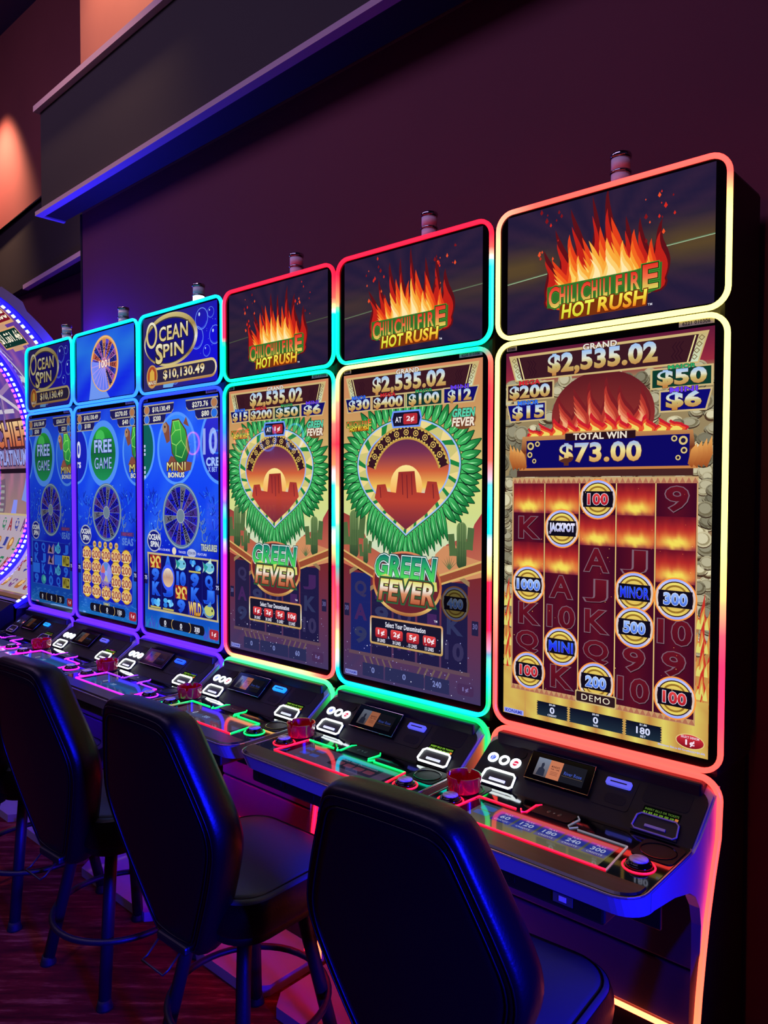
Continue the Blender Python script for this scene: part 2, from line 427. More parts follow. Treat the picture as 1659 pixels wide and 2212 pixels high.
def reel_letter(a, t, cx, cy, h=6.0, dim=1.0):
    w = {'10': 7.2, 'A': 5.6, 'K': 5.2, 'Q': 6.0, 'J': 4.6, '9': 4.6}.get(t, 5)
    a.text(t, cx + 0.25, cy + 0.3, w, h, (46, 8, 18), 0.03)
    a.text(t, cx, cy, w, h, mix((70, 30, 60), (124, 96, 110), dim), 0.05)
    a.text(t, cx, cy, w, h, [(0, (104, 18, 34)), (1, (84, 10, 28))], 0.025)
def coin_ball(a, t, cx, cy, kind, r=4.55, k=1.0):
    D = lambda c: tuple(v * k for v in c)
    a.ell(cx, cy, r * 1.07, r * 1.07, D((250, 150, 60)), 36); a.up()
    a.ell(cx, cy, r, r, lambda x, y: D(stops([(0, (150, 170, 255)), (.3, (245, 240, 250)), (.55, (190, 130, 60)), (.8, (245, 240, 235)), (1, (140, 160, 255))], (y - cy + r) / (2 * r))), 36); a.up()
    a.ell(cx, cy, r * 0.88, r * 0.88, D((70, 40, 26)), 32); a.up()
    a.ell(cx, cy, r * 0.82, r * 0.82, [(0, D((240, 225, 110))), (.5, D((206, 150, 70))), (1, D((236, 216, 100)))], 32); a.up()
    for s_ in (-1, 1): a.ring(cx, cy + s_ * r * 0.28, r * .55, r * .42, r * 0.1, D((150, 110, 40)), 12, 180 if s_ < 0 else 0, 360 if s_ < 0 else 180)
    a.up()
    a.poly([(cx - r * .84, cy - r * .42), (cx + r * .84, cy - r * .42), (cx + r * .84, cy + r * .42), (cx - r * .84, cy + r * .42)], D((14, 10, 26))); a.up()
    w = min(1.5, 0.33 * len(t) + 0.12) * r
    if kind == 'blue': c = [(0, (170, 200, 255)), (.5, (110, 150, 240)), (1, (70, 110, 220))]
    elif kind == 'red': c = [(0, (230, 70, 70)), (1, (170, 24, 40))]
    elif kind == 'deep': c = [(0, (40, 90, 255)), (1, (30, 20, 220))]
    else: c = [(0, (245, 235, 255)), (.5, (190, 200, 250)), (1, (150, 110, 160))]
    c = [(t_, D(q)) for t_, q in c]
    a.text(t, cx, cy, w, r * 0.54, c, 0.02 if 'M' in t else 0.045, [(0.025, D((235, 240, 255) if kind != 'deep' else (90, 120, 230)))])

def art_fire_play(seed=5):
    """reel game with a bonus round: jackpots, total win and five reels"""
    a = Art(52.9, 94.4, seed)
    a.grid(0, 0, 52.9, 94.4, 8, 40, lambda x, y: stops([(0, (96, 26, 56)), (7, (150, 40, 60)), (9, (150, 130, 92)), (33, (150, 132, 96)), (60, (150, 110, 84)), (76, (196, 140, 70)), (88, (206, 150, 84)), (94, (170, 110, 80))], y)); a.up()
    for i in range(430):                                                     # heap of coins
        if i < 250: x, y = a.rnd.uniform(-1, 54), a.rnd.uniform(8, 34)
        else: x, y = a.rnd.choice((a.rnd.uniform(-1, 3), a.rnd.uniform(49.6, 54))), a.rnd.uniform(33, 70)
        r = a.rnd.uniform(1.3, 2.4); q = a.rnd.uniform(0.55, 1.0); b = a.rnd.uniform(0.55, 1.1)
        a.ell(x, y + 0.25, r, r * q, tuple(v * b for v in (74, 52, 36)), 16); a.up() if i % 6 == 0 else None
        a.ell(x, y, r, r * q, tuple(v * b for v in (196, 186, 150)), 16); a.up()
        a.ell(x, y, r * .78, r * q * .78, tuple(v * b for v in (150, 138, 104)), 14); a.up()
        a.ell(x - r * .1, y - r * q * .1, r * .66, r * q * .66, tuple(v * b for v in (206, 198, 164)), 12); a.up() if i % 4 == 0 else None
    a.up()
    for x in (1.2, 51.3):
        for k in range(7): a.flame(x, 66 + k * 5.2, 5, 8, 3, [(200, 50, 40), (214, 150, 70), (222, 214, 110)])
    a.grid(0, 82, 52.9, 94.4, 16, 5, lambda x, y: mix((190, 130, 66), (226, 214, 104), 0.5 + 0.5 * math.sin(x * 0.9 + math.sin(y * 1.3) * 1.4))); a.up()
    # the middle below the grand sign: a plain blaze
    a.ell(26.8, 17.5, 13.2, 10.5, [(0, (90, 26, 34)), (1, (176, 60, 50))], 40); a.up(); a.fire(15.5, 38.0, 21.8, 15.5, 6, [(120, 30, 36), (176, 52, 44), (206, 84, 60), (226, 124, 90), (238, 170, 120)], .84)
    a.fire(7.0, 46.5, 22.2, 5.2, 12, [(200, 30, 44), (230, 84, 44), (240, 214, 100)], .74)
    grand_sign(a, '$2,535.02')
    jack_box(a, [(0.2, 8.2), (14.2, 8.0), (14.2, 12.6), (0.2, 12.7)], (48, 18, 26), 'MEGA', (214, 40, 50), '$200', 7.1, 10.6, 11.4, 3.4)
    jack_box(a, [(0.2, 13.3), (12.0, 13.1), (12.0, 17.9), (1.3, 18.1)], (14, 12, 110), 'MINOR', (50, 120, 255), '$15', 6.7, 15.8, 8.8, 3.4)
    jack_box(a, [(38.8, 8.0), (52.8, 8.1), (52.8, 12.7), (38.8, 12.7)], (12, 58, 44), 'MAJOR', (40, 170, 100), '$50', 45.9, 10.5, 10.4, 3.6)
    jack_box(a, [(40.9, 13.0), (52.7, 13.1), (51.5, 18.0), (40.9, 18.0)], (12, 10, 112), 'MINI', (110, 60, 240), '$6', 46.4, 15.6, 7.2, 3.6)
    a.poly([(4.3, 30.6), (5.2, 21.9), (17, 21.9), (18, 21.2), (35, 21.2), (36, 21.9), (48.6, 22.1), (49.8, 30.6)], [(0, (210, 150, 90)), (.5, (110, 50, 30)), (1, (200, 130, 70))]); a.up()
    a.rect(6.4, 23.0, 47.9, 30.0, lambda x, y: mix((24, 22, 196), (12, 8, 96), min(1, abs(x - 27) / 20))); a.up()
    a.rect(17.4, 21.6, 35.5, 23.4, (40, 16, 24)); a.up()
    for sg in (0, 1):
        X = (lambda x: x) if not sg else (lambda x: 54.1 - x)
        for k in range(4):
            x = X(2.4 + k * 1.05)
            a.poly([(x, 30.5), (x - (1.2 - 2.4 * sg), 27.5), (x - (1.0 - 2.0 * sg), 23.6 + k * .5), (x + (0.3 - .6 * sg), 26.5), (x + (1.0 - 2 * sg), 29.6)], [(0, (236, 170, 90)), (1, (150, 70, 30))]); a.up()
        for cx, cy, r in ((7.6, 24.4, 1.0), (9.6, 23.9, .7), (7.4, 26.6, .75), (8.7, 28.2, .6)):
            a.ell(X(cx), cy, r, r, (214, 190, 120), 14); a.up(); a.ell(X(cx), cy, r * .55, r * .55, (30, 20, 60), 12); a.up()
    a.text('TOTAL WIN', 26.5, 22.5, 13.6, 1.5, (235, 225, 210), 0.03, [(0.03, (60, 20, 20))])
    a.text('$73.00', 26.4, 26.7, 20.6, 5.0, [(0, (150, 180, 240)), (.4, (240, 225, 150)), (1, (206, 150, 80))], 0.035, [(0.016, (90, 44, 30))])
    a.rect(3.6, 30.6, 48.8, 32.2, (70, 36, 34)); a.up()
    # reels
    a.rect(2.3, 32.4, 50.0, 87.6, [(0, (200, 160, 110)), (1, (196, 150, 104))]); a.up()
    for k in range(34): a.poly([(2.4 + k * 1.4, 33.9), (3.1 + k * 1.4, 32.6), (3.8 + k * 1.4, 33.9)], (176, 110, 84)); a.poly([(2.4 + k * 1.4, 87.5), (3.1 + k * 1.4, 86.2), (3.8 + k * 1.4, 87.5)], (176, 110, 84))
    a.up()
    xs = [2.6, 11.9, 21.5, 31.0, 40.5, 49.8]; ys = [33.9 + 7.5 * k for k in range(8)]; ys[7] = 86.3
    for i in range(5): a.grid(xs[i] + 0.12, 33.9, xs[i + 1] - 0.12, 86.3, 4, 7, lambda x, y: mix((88, 14, 34), (62, 8, 34), abs((x - xs[i]) / 9.4 - 0.5) * 2))
    a.up()
    for i in range(1, 5): a.rect(xs[i] - .14, 33.9, xs[i] + .14, 86.3, (226, 190, 120))
    a.up()
    for i, r0, r1 in ((0, 0, 0), (0, 2, 2), (1, 0, 0), (1, 2, 2), (2, 1, 1), (3, 0, 0), (3, 1, 1), (4, 1, 1), (4, 2, 2)):
        x0, x1, y0, y1 = xs[i] + .2, xs[i + 1] - .2, ys[r0], ys[r1 + 1]
        def cell(x, y):
            u, v = (x - (x0 + x1) / 2) / 4.6, (y - y0) / 7.5
            n = 0.03 * math.sin(x * 1.9 + i * 2) + 0.02 * math.sin(x * 3.7 + y)
            hot = math.exp(-((v - .78 + n) / .17) ** 2 - u * u * 1.9)
            return mix(stops([(0, (104, 16, 36)), (.35, (176, 40, 40)), (.62, (214, 92, 50)), (.86, (208, 80, 52)), (1, (120, 24, 56))], v + n), (244, 222, 90), min(1, hot * 1.25))
        a.grid(x0, y0, x1, y1, 12, 14, cell)
    a.up()
    L = [('9', 45.3, 37.4), ('K', 7.2, 45.2), ('A', 26.1, 52.4), ('J', 35.6, 52.2), ('A', 16.7, 59.7), ('J', 26.0, 59.8), ('K', 7.4, 67.3), ('10', 16.7, 67.2), ('K', 26.1, 67.2), ('10', 45.2, 67.4), ('Q', 7.1, 74.6), ('Q', 26.2, 74.6), ('9', 35.8, 75.0), ('9', 45.1, 74.6), ('K', 16.9, 82.3), ('10', 35.7, 82.1)]
    for t, x, y in L: reel_letter(a, t, x, y, 5.2)
    for t, x, y, k in (('100', 26.3, 37.7, 'red'), ('JACKPOT', 16.8, 45.1, 'white'), ('1000', 7.3, 59.9, 'blue'), ('MINOR', 35.7, 59.3, 'deep'), ('300', 45.3, 59.9, 'blue'), ('500', 35.8, 67.5, 'blue'), ('MINI', 16.8, 74.7, 'deep'), ('100', 7.6, 82.2, 'red'), ('200', 26.3, 82.0, 'blue'), ('100', 45.4, 82.2, 'red')):
        coin_ball(a, t, x, y, k)
    a.sparks(3, 35, 50, 86, 60, [(250, 200, 120), (240, 120, 60)], (.05, .12)); a.up()
    a.rr(20.9, 84.6, 31.6, 87.6, .4, (206, 180, 120)); a.up(); a.rr(21.2, 84.9, 31.3, 87.3, .3, (44, 24, 30)); a.up()
    a.text('DEMO', 26.3, 86.1, 7.4, 1.5, (236, 226, 200), 0.0, sp=1.15)
    for x0, x1, big, small, lab in ((10.0, 18.9, '0', '$0.00', 'CREDIT'), (19.2, 33.4, '0', '$0.00', 'WIN'), (33.8, 42.6, '180', '$1.80', 'BET')):
        a.rect(x0, 89.5, x1, 93.1, [(0, (10, 12, 34)), (1, (28, 44, 60))]); a.up()
        for k in range(6):
            for x, sg in ((x0, 1), (x1, -1)): a.poly([(x, 89.5 + k * .6), (x + sg * .35, 89.8 + k * .6), (x, 90.1 + k * .6)], (196, 160, 90))
        a.up(); xc = (x0 + x1) / 2
        a.text(small, xc, 89.95, 1.7, 0.5, (225, 230, 250), 0.02); a.text(big, xc, 91.3, 1.0 * len(big) + .2, 1.5, (215, 220, 250), 0.03); a.text(lab, xc, 92.6, 0.42 * len(lab), 0.5, (225, 230, 250), 0.02)
    a.ell(49.0, 91.3, 3.2, 1.7, (226, 200, 130), 28); a.up(); a.ell(49.0, 91.3, 3.0, 1.5, [(0, (214, 50, 60)), (1, (130, 10, 30))], 28); a.up()
    a.text('SELECT DENOM', 49.0, 90.4, 4.0, 0.5, (240, 220, 235), 0.02); a.text('1\u00a2', 49.0, 91.7, 1.9, 1.4, (245, 225, 240), 0.03)
    a.text('Minimum Bet is 60 Credit(s)(=$0.60)', 47.0, 93.5, 10.5, 0.6, (170, 180, 255), 0.015)
    a.rr(0.3, 93.0, 6.2, 94.3, .2, (150, 160, 245)); a.up(); a.text('KONAMI', 3.2, 93.65, 4.9, 0.85, (40, 50, 170), 0.03)
    return a

def heart_pts(cx, cy, rx, ry, tip, n=24):
    p = [(cx + rx * math.cos(math.radians(a)), cy - ry * math.sin(math.radians(a))) for a in [180 * k / n for k in range(n + 1)]]
    for k in range(1, n):                      # left side down to the tip
        t = k / n; b = [(cx - rx, cy), (cx - rx, cy + (tip - cy) * .5), (cx - rx * .38, cy + (tip - cy) * .72), (cx, tip)]
        p.append(tuple((1 - t) ** 3 * b[0][i] + 3 * t * (1 - t) ** 2 * b[1][i] + 3 * t * t * (1 - t) * b[2][i] + t ** 3 * b[3][i] for i in (0, 1)))
    p.append((cx, tip))
    for k in range(n - 1, 0, -1):
        x, y = p[n + k]; p.append((2 * cx - x, y))
    return p
def cactus(a, x, y, h):
    c = [(0, (112, 140, 84)), (1, (44, 66, 44))]; w = h * .13
    a.tris([rrect(x - w, x + w, y - h, y, w * .98, 5)], c)
    for sg, hh, l in ((-1, .35, .34), (1, .5, .3)):
        a.line([(x, y - h * hh), (x + sg * h * l * .7, y - h * hh), (x + sg * h * l * .8, y - h * (hh + .3))], w * 1.3, (78, 104, 62))
    a.up()
    for k in (-.5, 0, .5): a.line([(x + w * k, y - h * .96), (x + w * k, y)], .14, (48, 74, 46))
    a.up()
def pepper(a, x, y, ang, L, w):
    ca, sa = math.cos(ang), math.sin(ang)
    f = lambda u, v: (x + u * ca - v * sa, y + u * sa + v * ca)
    sh = [(0, .25), (.12, .62), (.35, .98), (.6, .92), (.82, .55), (1, .12), (.97, -.08), (.75, -.35), (.5, -.6), (.25, -.66), (.08, -.5), (0, -.25)]
    a.poly([f(u * L * 1.05 - .02 * L, v * w * 1.25) for u, v in sh], (14, 46, 30)); a.lay += 1
    a.poly([f(u * L, v * w) for u, v in sh], lambda X, Y: mix((70, 190, 100), (18, 104, 50), min(1, max(0, ((X - x) * ca + (Y - y) * sa) / L)))); a.lay += 1
    a.poly([f(u * L, v * w) for u, v in [(.14, .2), (.4, .45), (.7, .3), (.45, .15)]], (150, 232, 160)); a.lay -= 2
def art_green(boxes, at, bet, seed):
    """idle picture: jackpots, pepper wreath round a desert sunset, logo and denomination box over dim reels"""
    a = Art(52.9, 94.4, seed)
    a.grid(0, 0, 52.9, 60, 8, 24, lambda x, y: stops([(0, (206, 132, 96)), (11, (200, 146, 92)), (24, (206, 176, 110)), (32, (222, 220, 130)), (44, (206, 218, 140)), (53, (206, 222, 190)), (60, (206, 190, 150))], y)); a.up()
    a.poly([(0, 60), (0, 43), (3, 44), (5, 48), (9, 49), (11, 53), (16, 55), (20, 60)], [(0, (150, 60, 56)), (1, (196, 110, 80))]); a.poly([(52.9, 60), (52.9, 42), (50.5, 45), (49, 49), (45, 49.5), (41, 51), (38, 54), (34, 56), (32, 60)], [(0, (160, 50, 62)), (1, (196, 116, 84))]); a.up()
    a.poly([(36, 60), (37, 54), (40, 51.5), (44, 51), (48, 54), (52.9, 55), (52.9, 62), (36, 62)], (206, 140, 96)); a.up()
    for x, y, h in ((4.6, 57, 15), (9.6, 58.5, 8), (46.2, 57.5, 13)): cactus(a, x, y, h)
    for k in range(7): a.poly([(42 - .25, 58), (42 - 3 + k, 53.6 + abs(k - 3) * .6), (42 + .25, 58)], (90, 110, 70))
    a.up()
    # lower dim part
    a.poly([(0, 59), (12.2, 62.4), (26, 68), (39, 62.4), (52.9, 59.4), (52.9, 94.4), (0, 94.4)], lambda x, y: stops([(60, (120, 40, 44)), (66, (84, 40, 66)), (74, (60, 44, 86)), (94, (66, 54, 96))], y)); a.up()
    for i, (x0, x1) in enumerate(((3.2, 11.7), (12.2, 20.4), (21.2, 29.6), (30.4, 38.6), (39.3, 48.4))):
        top = 61.5 if i in (0, 4) else 66
        a.rect(x0, top, x1, 86.1, (30, 26, 66) if i else ((26, 34, 100) if seed % 2 else (36, 30, 66))); a.up()
        a.poly([(x0 - .6, top + .8), ((x0 + x1) / 2, top - 1.8), (x1 + .6, top + .8), (x1 + .6, top - .6), ((x0 + x1) / 2, top - 3.2), (x0 - .6, top - .6)], (150, 120, 84)); a.up()
        for k, t in enumerate((('Q', 'A', '9'), ('K', '9', 'J'), ('10', 'Q', 'A'), ('A', 'J', '10'), ('J', 'K', '10'))[i]):
            a.text(t, (x0 + x1) / 2, 66.5 + k * 7.2, 4.6 if t != '10' else 6, 4.6, ((54, 48, 88), (66, 36, 90), (48, 52, 92))[(i + k) % 3], 0.04)
    a.rect(2.4, 86.1, 49.2, 87.2, (96, 70, 84)); a.up()
    for k in range(5): a.line([(9 + k * 2.6, 87.5), (11 + k * 2.6, 91)], .6, (110, 90, 84)); a.line([(40 - k * 2.6, 91), (42 - k * 2.6, 87.5)], .6, (110, 90, 84))
    a.up()
    for x in (0.9, 50.4): a.rr(x - .6, 71.5, x + 1.6, 75.5, .2, (34, 30, 66)); a.up(); a.text('30', x + .5, 73, 1.5, 1.4, (100, 96, 150), .03)
    if seed % 2: coin_ball(a, '400', 44.1, 67.4, 'blue', 4.6, .42)
    for x0, x1, t in ((8.4, 17.2, '0'), (17.8, 33.0, '0'), (33.4, 42.2, bet)):
        a.rect(x0, 89.3, x1, 93.4, (42, 44, 84)); a.up(); a.text(t, (x0 + x1) / 2, 91.2, .95 * len(t) + .2, 1.6, (120, 130, 190), .03)
    a.rr(45, 89.4, 50.6, 92.6, .8, (70, 44, 84)); a.up(); a.text('1\u00a2', 47.8, 91, 1.9, 1.3, (120, 110, 170), .03)
    # beams
    for p in ([(0, 54.6), (13.4, 59.8), (13.4, 63), (0, 57.8)], [(52.9, 54.8), (38, 59.8), (38, 63), (52.9, 58.0)]):
        a.poly(p, (214, 176, 104)); a.up()
        q = [(p[0][0], p[0][1] + .6), (p[1][0], p[1][1] + .6), (p[2][0], p[2][1] - .6), (p[3][0], p[3][1] - .6)]
        a.poly(q, (150, 74, 50)); a.up()
        a.sparks(min(p[0][0], p[1][0]), 57, max(p[0][0], p[1][0]), 60, 10, [(196, 130, 90)], (.05, .1))
    a.up()
    # wreath
    H = heart_pts(25.9, 28, 20.3, 13.5, 49.6)
    n = len(H)
    for i in list(range(0, n, 2)) + [None] + list(range(1, n, 2)):
        if i is None: a.lay += 3; continue
        x, y = H[i]; x1, y1 = H[(i + 1) % n]; x0, y0 = H[i - 1]
        nx, ny = -(y1 - y0), (x1 - x0); d = math.hypot(nx, ny) or 1; nx, ny = nx / d, ny / d
        if (x - 25.9) * nx + (y - 30) * ny < 0: nx, ny = -nx, -ny
        ang = math.atan2(ny, nx)
        if y > 40: ang = ang * .4 + (PI / 2) * .6 if nx > 0 else (ang if ang > 0 else ang + 2 * PI) * .4 + (PI / 2) * .6
        pepper(a, x, y, ang, (7.6 if y < 40 else 9.6) * (1 if i % 2 == 0 else .86), 1.5 if y < 40 else 1.15)
    a.lay += 3
    a.poly(H, (34, 120, 60)); a.up()
    a.poly([(25.9 + (x - 25.9) * .98, 30 + (y - 30) * .98) for x, y in H], (160, 190, 250)); a.up()
    H1 = [(25.9 + (x - 25.9) * .955, 30 + (y - 30) * .955) for x, y in H]; H2 = [(25.9 + (x - 25.9) * .79, 29.6 + (y - 29.6) * .79) for x, y in H]
    a.poly(H1, (30, 130, 62)); a.up()
    for i in range(0, n, 2): a.tris([[H1[i], H1[(i + 1) % n], H1[(i + 2) % n], H2[(i + 1) % n]]] if i % 4 == 0 else [[H2[i - 1], H1[i], H1[(i + 1) % n], H2[(i + 2) % n]]], (206, 196, 120) if i % 4 else (236, 214, 140))
    a.up()
    H3 = [(25.9 + (x - 25.9) * .805, 29.6 + (y - 29.6) * .805) for x, y in H]
    a.poly(H3, (150, 180, 250)); a.up()
    H4 = [(25.9 + (x - 25.9) * .78, 29.6 + (y - 29.6) * .78) for x, y in H]
    a.poly(H4, [(0, (70, 34, 76)), (.25, (120, 50, 80)), (.45, (206, 96, 60)), (.62, (240, 196, 90)), (.72, (200, 206, 236)), (.8, (140, 170, 250)), (1, (150, 180, 255))]); a.up()
    a.ell(25.9, 34.6, 6.2, 6.2, [(0, (250, 230, 150)), (1, (246, 150, 60))], 28); a.up()
    mesa = [(13.4, 38.2), (14.4, 34.2), (17.8, 34.0), (18.6, 36.2), (22, 36.6), (23, 30.4), (29.2, 30.2), (30, 36.4), (33, 36.6), (34, 33.2), (37.4, 33.4), (38.6, 38.2), (33.5, 42.6), (25.9, 47.4), (18.3, 42.6)]
    a.poly(mesa, [(0, (150, 44, 40)), (.5, (186, 66, 50)), (1, (110, 40, 60))]); a.up()
    for x, y0, y1 in ((24.4, 31, 37), (26.2, 31.4, 38), (28, 31, 37), (15.6, 35, 38), (36, 34.2, 38)): a.line([(x, y0), (x + .3, y1)], .3, (110, 30, 40))
    a.up()
    # ornamental arch over the sunset: dark band with gold zigzag edges and diamonds
    def arch(r, an): return (25.9 + 17.2 * r * math.cos(an), 33.5 - 17.0 * r * math.sin(an))
    A_ = [math.radians(18 + 144 * k / 30) for k in range(31)]
    for r0, r1, c in ((.74, .985, (196, 150, 70)), (.77, .955, (52, 22, 34))):
        a.tris([[arch(r0, p), arch(r1, p), arch(r1, q), arch(r0, q)] for p, q in zip(A_, A_[1:])], c); a.up()
    for p, q in zip(A_, A_[1:]):
        m_ = (p + q) / 2
        a.tris([[arch(.77, p), arch(.80, m_), arch(.77, q)], [arch(.955, p), arch(.925, m_), arch(.955, q)]], (214, 190, 90))
    for k in range(1, 10):
        an = math.radians(18 + 144 * k / 10); cx_, cy_ = arch(.862, an)
        a.ring(cx_, cy_, 1.0, .9, .28, (226, 190, 100), 12); a.ell(cx_, cy_, .32, .32, (226, 190, 100), 8)
    a.up()
    # signs
    grand_sign(a, '$2,535.02')
    for pts, fill, nm, nc, am, cx, w in (([(0.5, 7.2), (11.8, 7.2), (11.8, 11.6), (1.7, 11.9)], (16, 14, 92), 'MINOR', (50, 110, 250), boxes[0], 6.6, 8.4), ([(12, 7.2), (25.5, 7.3), (25.5, 11.7), (12, 11.7)], (50, 20, 36), 'MEGA', (206, 40, 50), boxes[1], 18.7, 11.2),
                                       ([(25.7, 7.3), (39.4, 7.2), (39.4, 11.7), (25.7, 11.7)], (16, 52, 48), 'MAJOR', (40, 160, 90), boxes[2], 32.5, 10.8), ([(39.5, 7.1), (51.8, 7.2), (50.2, 11.7), (39.5, 11.7)], (18, 14, 104), 'MINI', (100, 60, 230), boxes[3], 45.2, 7.6)):
        jack_box(a, pts, fill, nm, nc, am, cx, 9.7, w, 3.3)
    a.poly([(20.6, 12.4), (31.2, 12.4), (31.9, 14.8), (31.2, 17.4), (20.6, 17.4), (19.9, 14.8)], (110, 150, 250)); a.up()
    a.poly([(21.1, 12.9), (30.7, 12.9), (31.3, 14.8), (30.7, 16.9), (21.1, 16.9), (20.5, 14.8)], (22, 18, 44)); a.up()
    a.text('AT', 22.9, 15, 2.4, 1.5, (225, 225, 240), .03); a.rr(24.8, 13.4, 30.2, 16.5, .5, (180, 40, 50)); a.up(); a.text(at, 27.5, 15, 2.8, 1.7, (245, 225, 225), .03)
    logo_fire(a, 6.6, 15.4, .38, False)
    a.ell(46.6, 16.0, 4.2, 3.0, (120, 70, 40), 20); a.up()
    a.text('GREEN', 46.6, 14.4, 7.4, 2.2, (90, 210, 170), .04, [(.05, (24, 70, 60))], .15); a.text('FEVER', 46.6, 16.9, 7.4, 2.2, (240, 225, 205), .04, [(.05, (100, 44, 34))], .15)
    # big logo
    a.ell(26.0, 63.4, 13.4, 9.6, [(0, (214, 130, 90)), (.5, (190, 96, 56)), (.85, (226, 190, 110)), (1, (160, 90, 50))], 44); a.up(); a.ell(26.0, 63.2, 12.6, 8.8, (104, 34, 44), 40); a.up()
    a.text('GREEN', 25.4, 58.8, 22.6, 6.2, [(0, (20, 120, 110)), (.35, (40, 170, 100)), (1, (90, 220, 90))], .035, [(.085, (24, 74, 80)), (.055, (225, 245, 240)), (.025, (20, 70, 70))], .14)
    a.poly([(15, 62), (18, 61), (22, 62.4), (27, 61.6), (33, 62.2), (37.5, 62), (37.8, 64.6), (33, 65), (25, 64.4), (18, 65.2), (16.4, 63.8)], (216, 214, 110)); a.up()
    a.text('FEVER', 26.2, 65.8, 20.8, 6.0, [(0, (226, 220, 110)), (.35, (240, 235, 220)), (.6, (214, 140, 100)), (1, (176, 84, 54))], .035, [(.085, (44, 96, 60)), (.03, (90, 34, 24))], .16)
    a.text('TM', 37.2, 73.2, 1.2, .6, (220, 220, 235), .01)
    a.rr(11.5, 74.3, 39.9, 82.9, .8, [(0, (206, 140, 80)), (.5, (230, 226, 200)), (1, (190, 150, 80))]); a.up(); a.rr(12.1, 74.9, 39.3, 82.3, .5, (24, 22, 44)); a.up()
    a.text('Select Your Denomination', 25.7, 76.4, 15.6, 1.5, (235, 235, 250), .02)
    for k, (t, l) in enumerate((('1\u00a2', '30'), ('2\u00a2', '30'), ('5\u00a2', '15'), ('10\u00a2', '15'))):
        x = 16.2 + k * 6.25
        a.rr(x - 2.4, 77.7, x + 2.4, 80.7, .6, [(0, (230, 70, 70)), (1, (150, 24, 40))]); a.up()
        a.text(t, x, 79.2, .95 * len(t) + .6, 1.7, (245, 240, 245), .03); a.text(l + ' LINES', x, 81.5, 3.2, 1.0, (235, 235, 250), .02)
    a.rr(.8, 92.5, 6.0, 93.9, .2, (140, 146, 220)); a.up(); a.text('KONAMI', 3.4, 93.2, 4.4, .8, (50, 56, 160), .03)
    a.sparks(0.5, 78, 52, 94, 90, [(235, 235, 255), (190, 190, 235), (150, 150, 210)], (.05, .2)); a.up()
    return a

def bubble(a, cx, cy, r, c=(120, 160, 255)):
    a.ring(cx, cy, r, r, r * .07, c, 24); a.ring(cx, cy, r * .86, r * .86, r * .05, mix(c, (40, 60, 220), .6), 20, 20, 140); a.ell(cx - r * .35, cy - r * .45, r * .14, r * .18, (190, 220, 255), 8)
def art_ocean_upper(dim=1.0, seed=3):
    a = Art(52.4, 30, seed)
    D = lambda c: tuple(v * dim for v in c)
    a.grid(0, 0, 52.4, 30, 16, 10, lambda x, y: D(mix((22, 18, 214), (46, 40, 104), min(1, max(0, 1.1 - (x / 52) * 1.0 + (abs(y - 16) / 16) * .55 - .3))))); a.up()
    for cx, cy, r in ((42.2, 5.6, 4.2), (48.2, 4.0, 2.1), (50.9, 12.7, 3.6), (45.5, 18.1, 2.3), (24, 26, 3.0), (39, 12.5, 4.4)): bubble(a, cx, cy, r, D((110, 150, 250)))
    a.sparks(20, 0, 52, 24, 24, [D((150, 170, 255))], (.08, .16)); a.up()
    a.ell(20.2, 10.6, 19.4, 10.6, [(0, D((206, 190, 130))), (.3, D((160, 134, 74))), (.55, D((226, 226, 214))), (.8, D((140, 110, 60))), (1, D((214, 200, 140)))], 48); a.up()
    a.ell(19.6, 11.0, 18.0, 9.2, D((70, 60, 50)), 44); a.up(); a.ell(19.5, 11.1, 17.5, 8.8, D((20, 18, 120)), 44); a.up()
    g = [(0, D((240, 236, 210))), (.5, D((200, 180, 120))), (1, D((226, 210, 150)))]
    o_ = [(.05, D((40, 30, 40)))]
    a.ring(6.6, 7.4, 4.3, 5.4, 1.5, g, 32, wy=1.2); a.up(); a.ring(6.6, 7.4, 2.9, 4.3, .35, D((50, 40, 40)), 28); a.up()
    a.text('CEAN', 22.6, 7.9, 20.4, 5.6, g, .02, o_); a.text('S', 12.2, 15.6, 4.6, 7.6, g, .03, o_); a.text('PIN', 22.6, 14.8, 14.2, 5.0, g, .02, o_)
    for p in ([(3, 7), (5.2, 21.5)],): pass
    a.poly([(15, 29.6), (16, 22), (24, 22), (25, 25), (22, 29.8)], D((110, 170, 230))); a.up()
    a.rr(3.4, 21.0, 52.0, 28.3, 3.6, [(0, D((206, 180, 110))), (.5, D((236, 226, 190))), (1, D((170, 120, 60)))]); a.up(); a.rr(4.6, 22.0, 51.0, 27.3, 2.6, D((44, 36, 70))); a.up()
    a.ell(6.7, 24.4, 4.2, 4.8, D((200, 150, 80)), 28); a.up(); a.ell(6.7, 24.2, 3.4, 4.0, D((170, 74, 40)), 26); a.up(); a.poly([(4.8, 26), (5, 22.6), (6.7, 21.2), (8.4, 22.6), (8.6, 26)], D((214, 170, 70))); a.up()
    a.text('MAXI', 6.7, 26.9, 5.4, 1.4, D((226, 216, 190)), .03, [(.05, D((60, 30, 20)))])
    a.text('$10,130.49', 29.6, 24.6, 28.5, 3.9, [(0, D((180, 140, 70))), (.45, D((240, 232, 200))), (1, D((206, 180, 110)))], .03, [(.03, D((30, 20, 30)))])
    return a
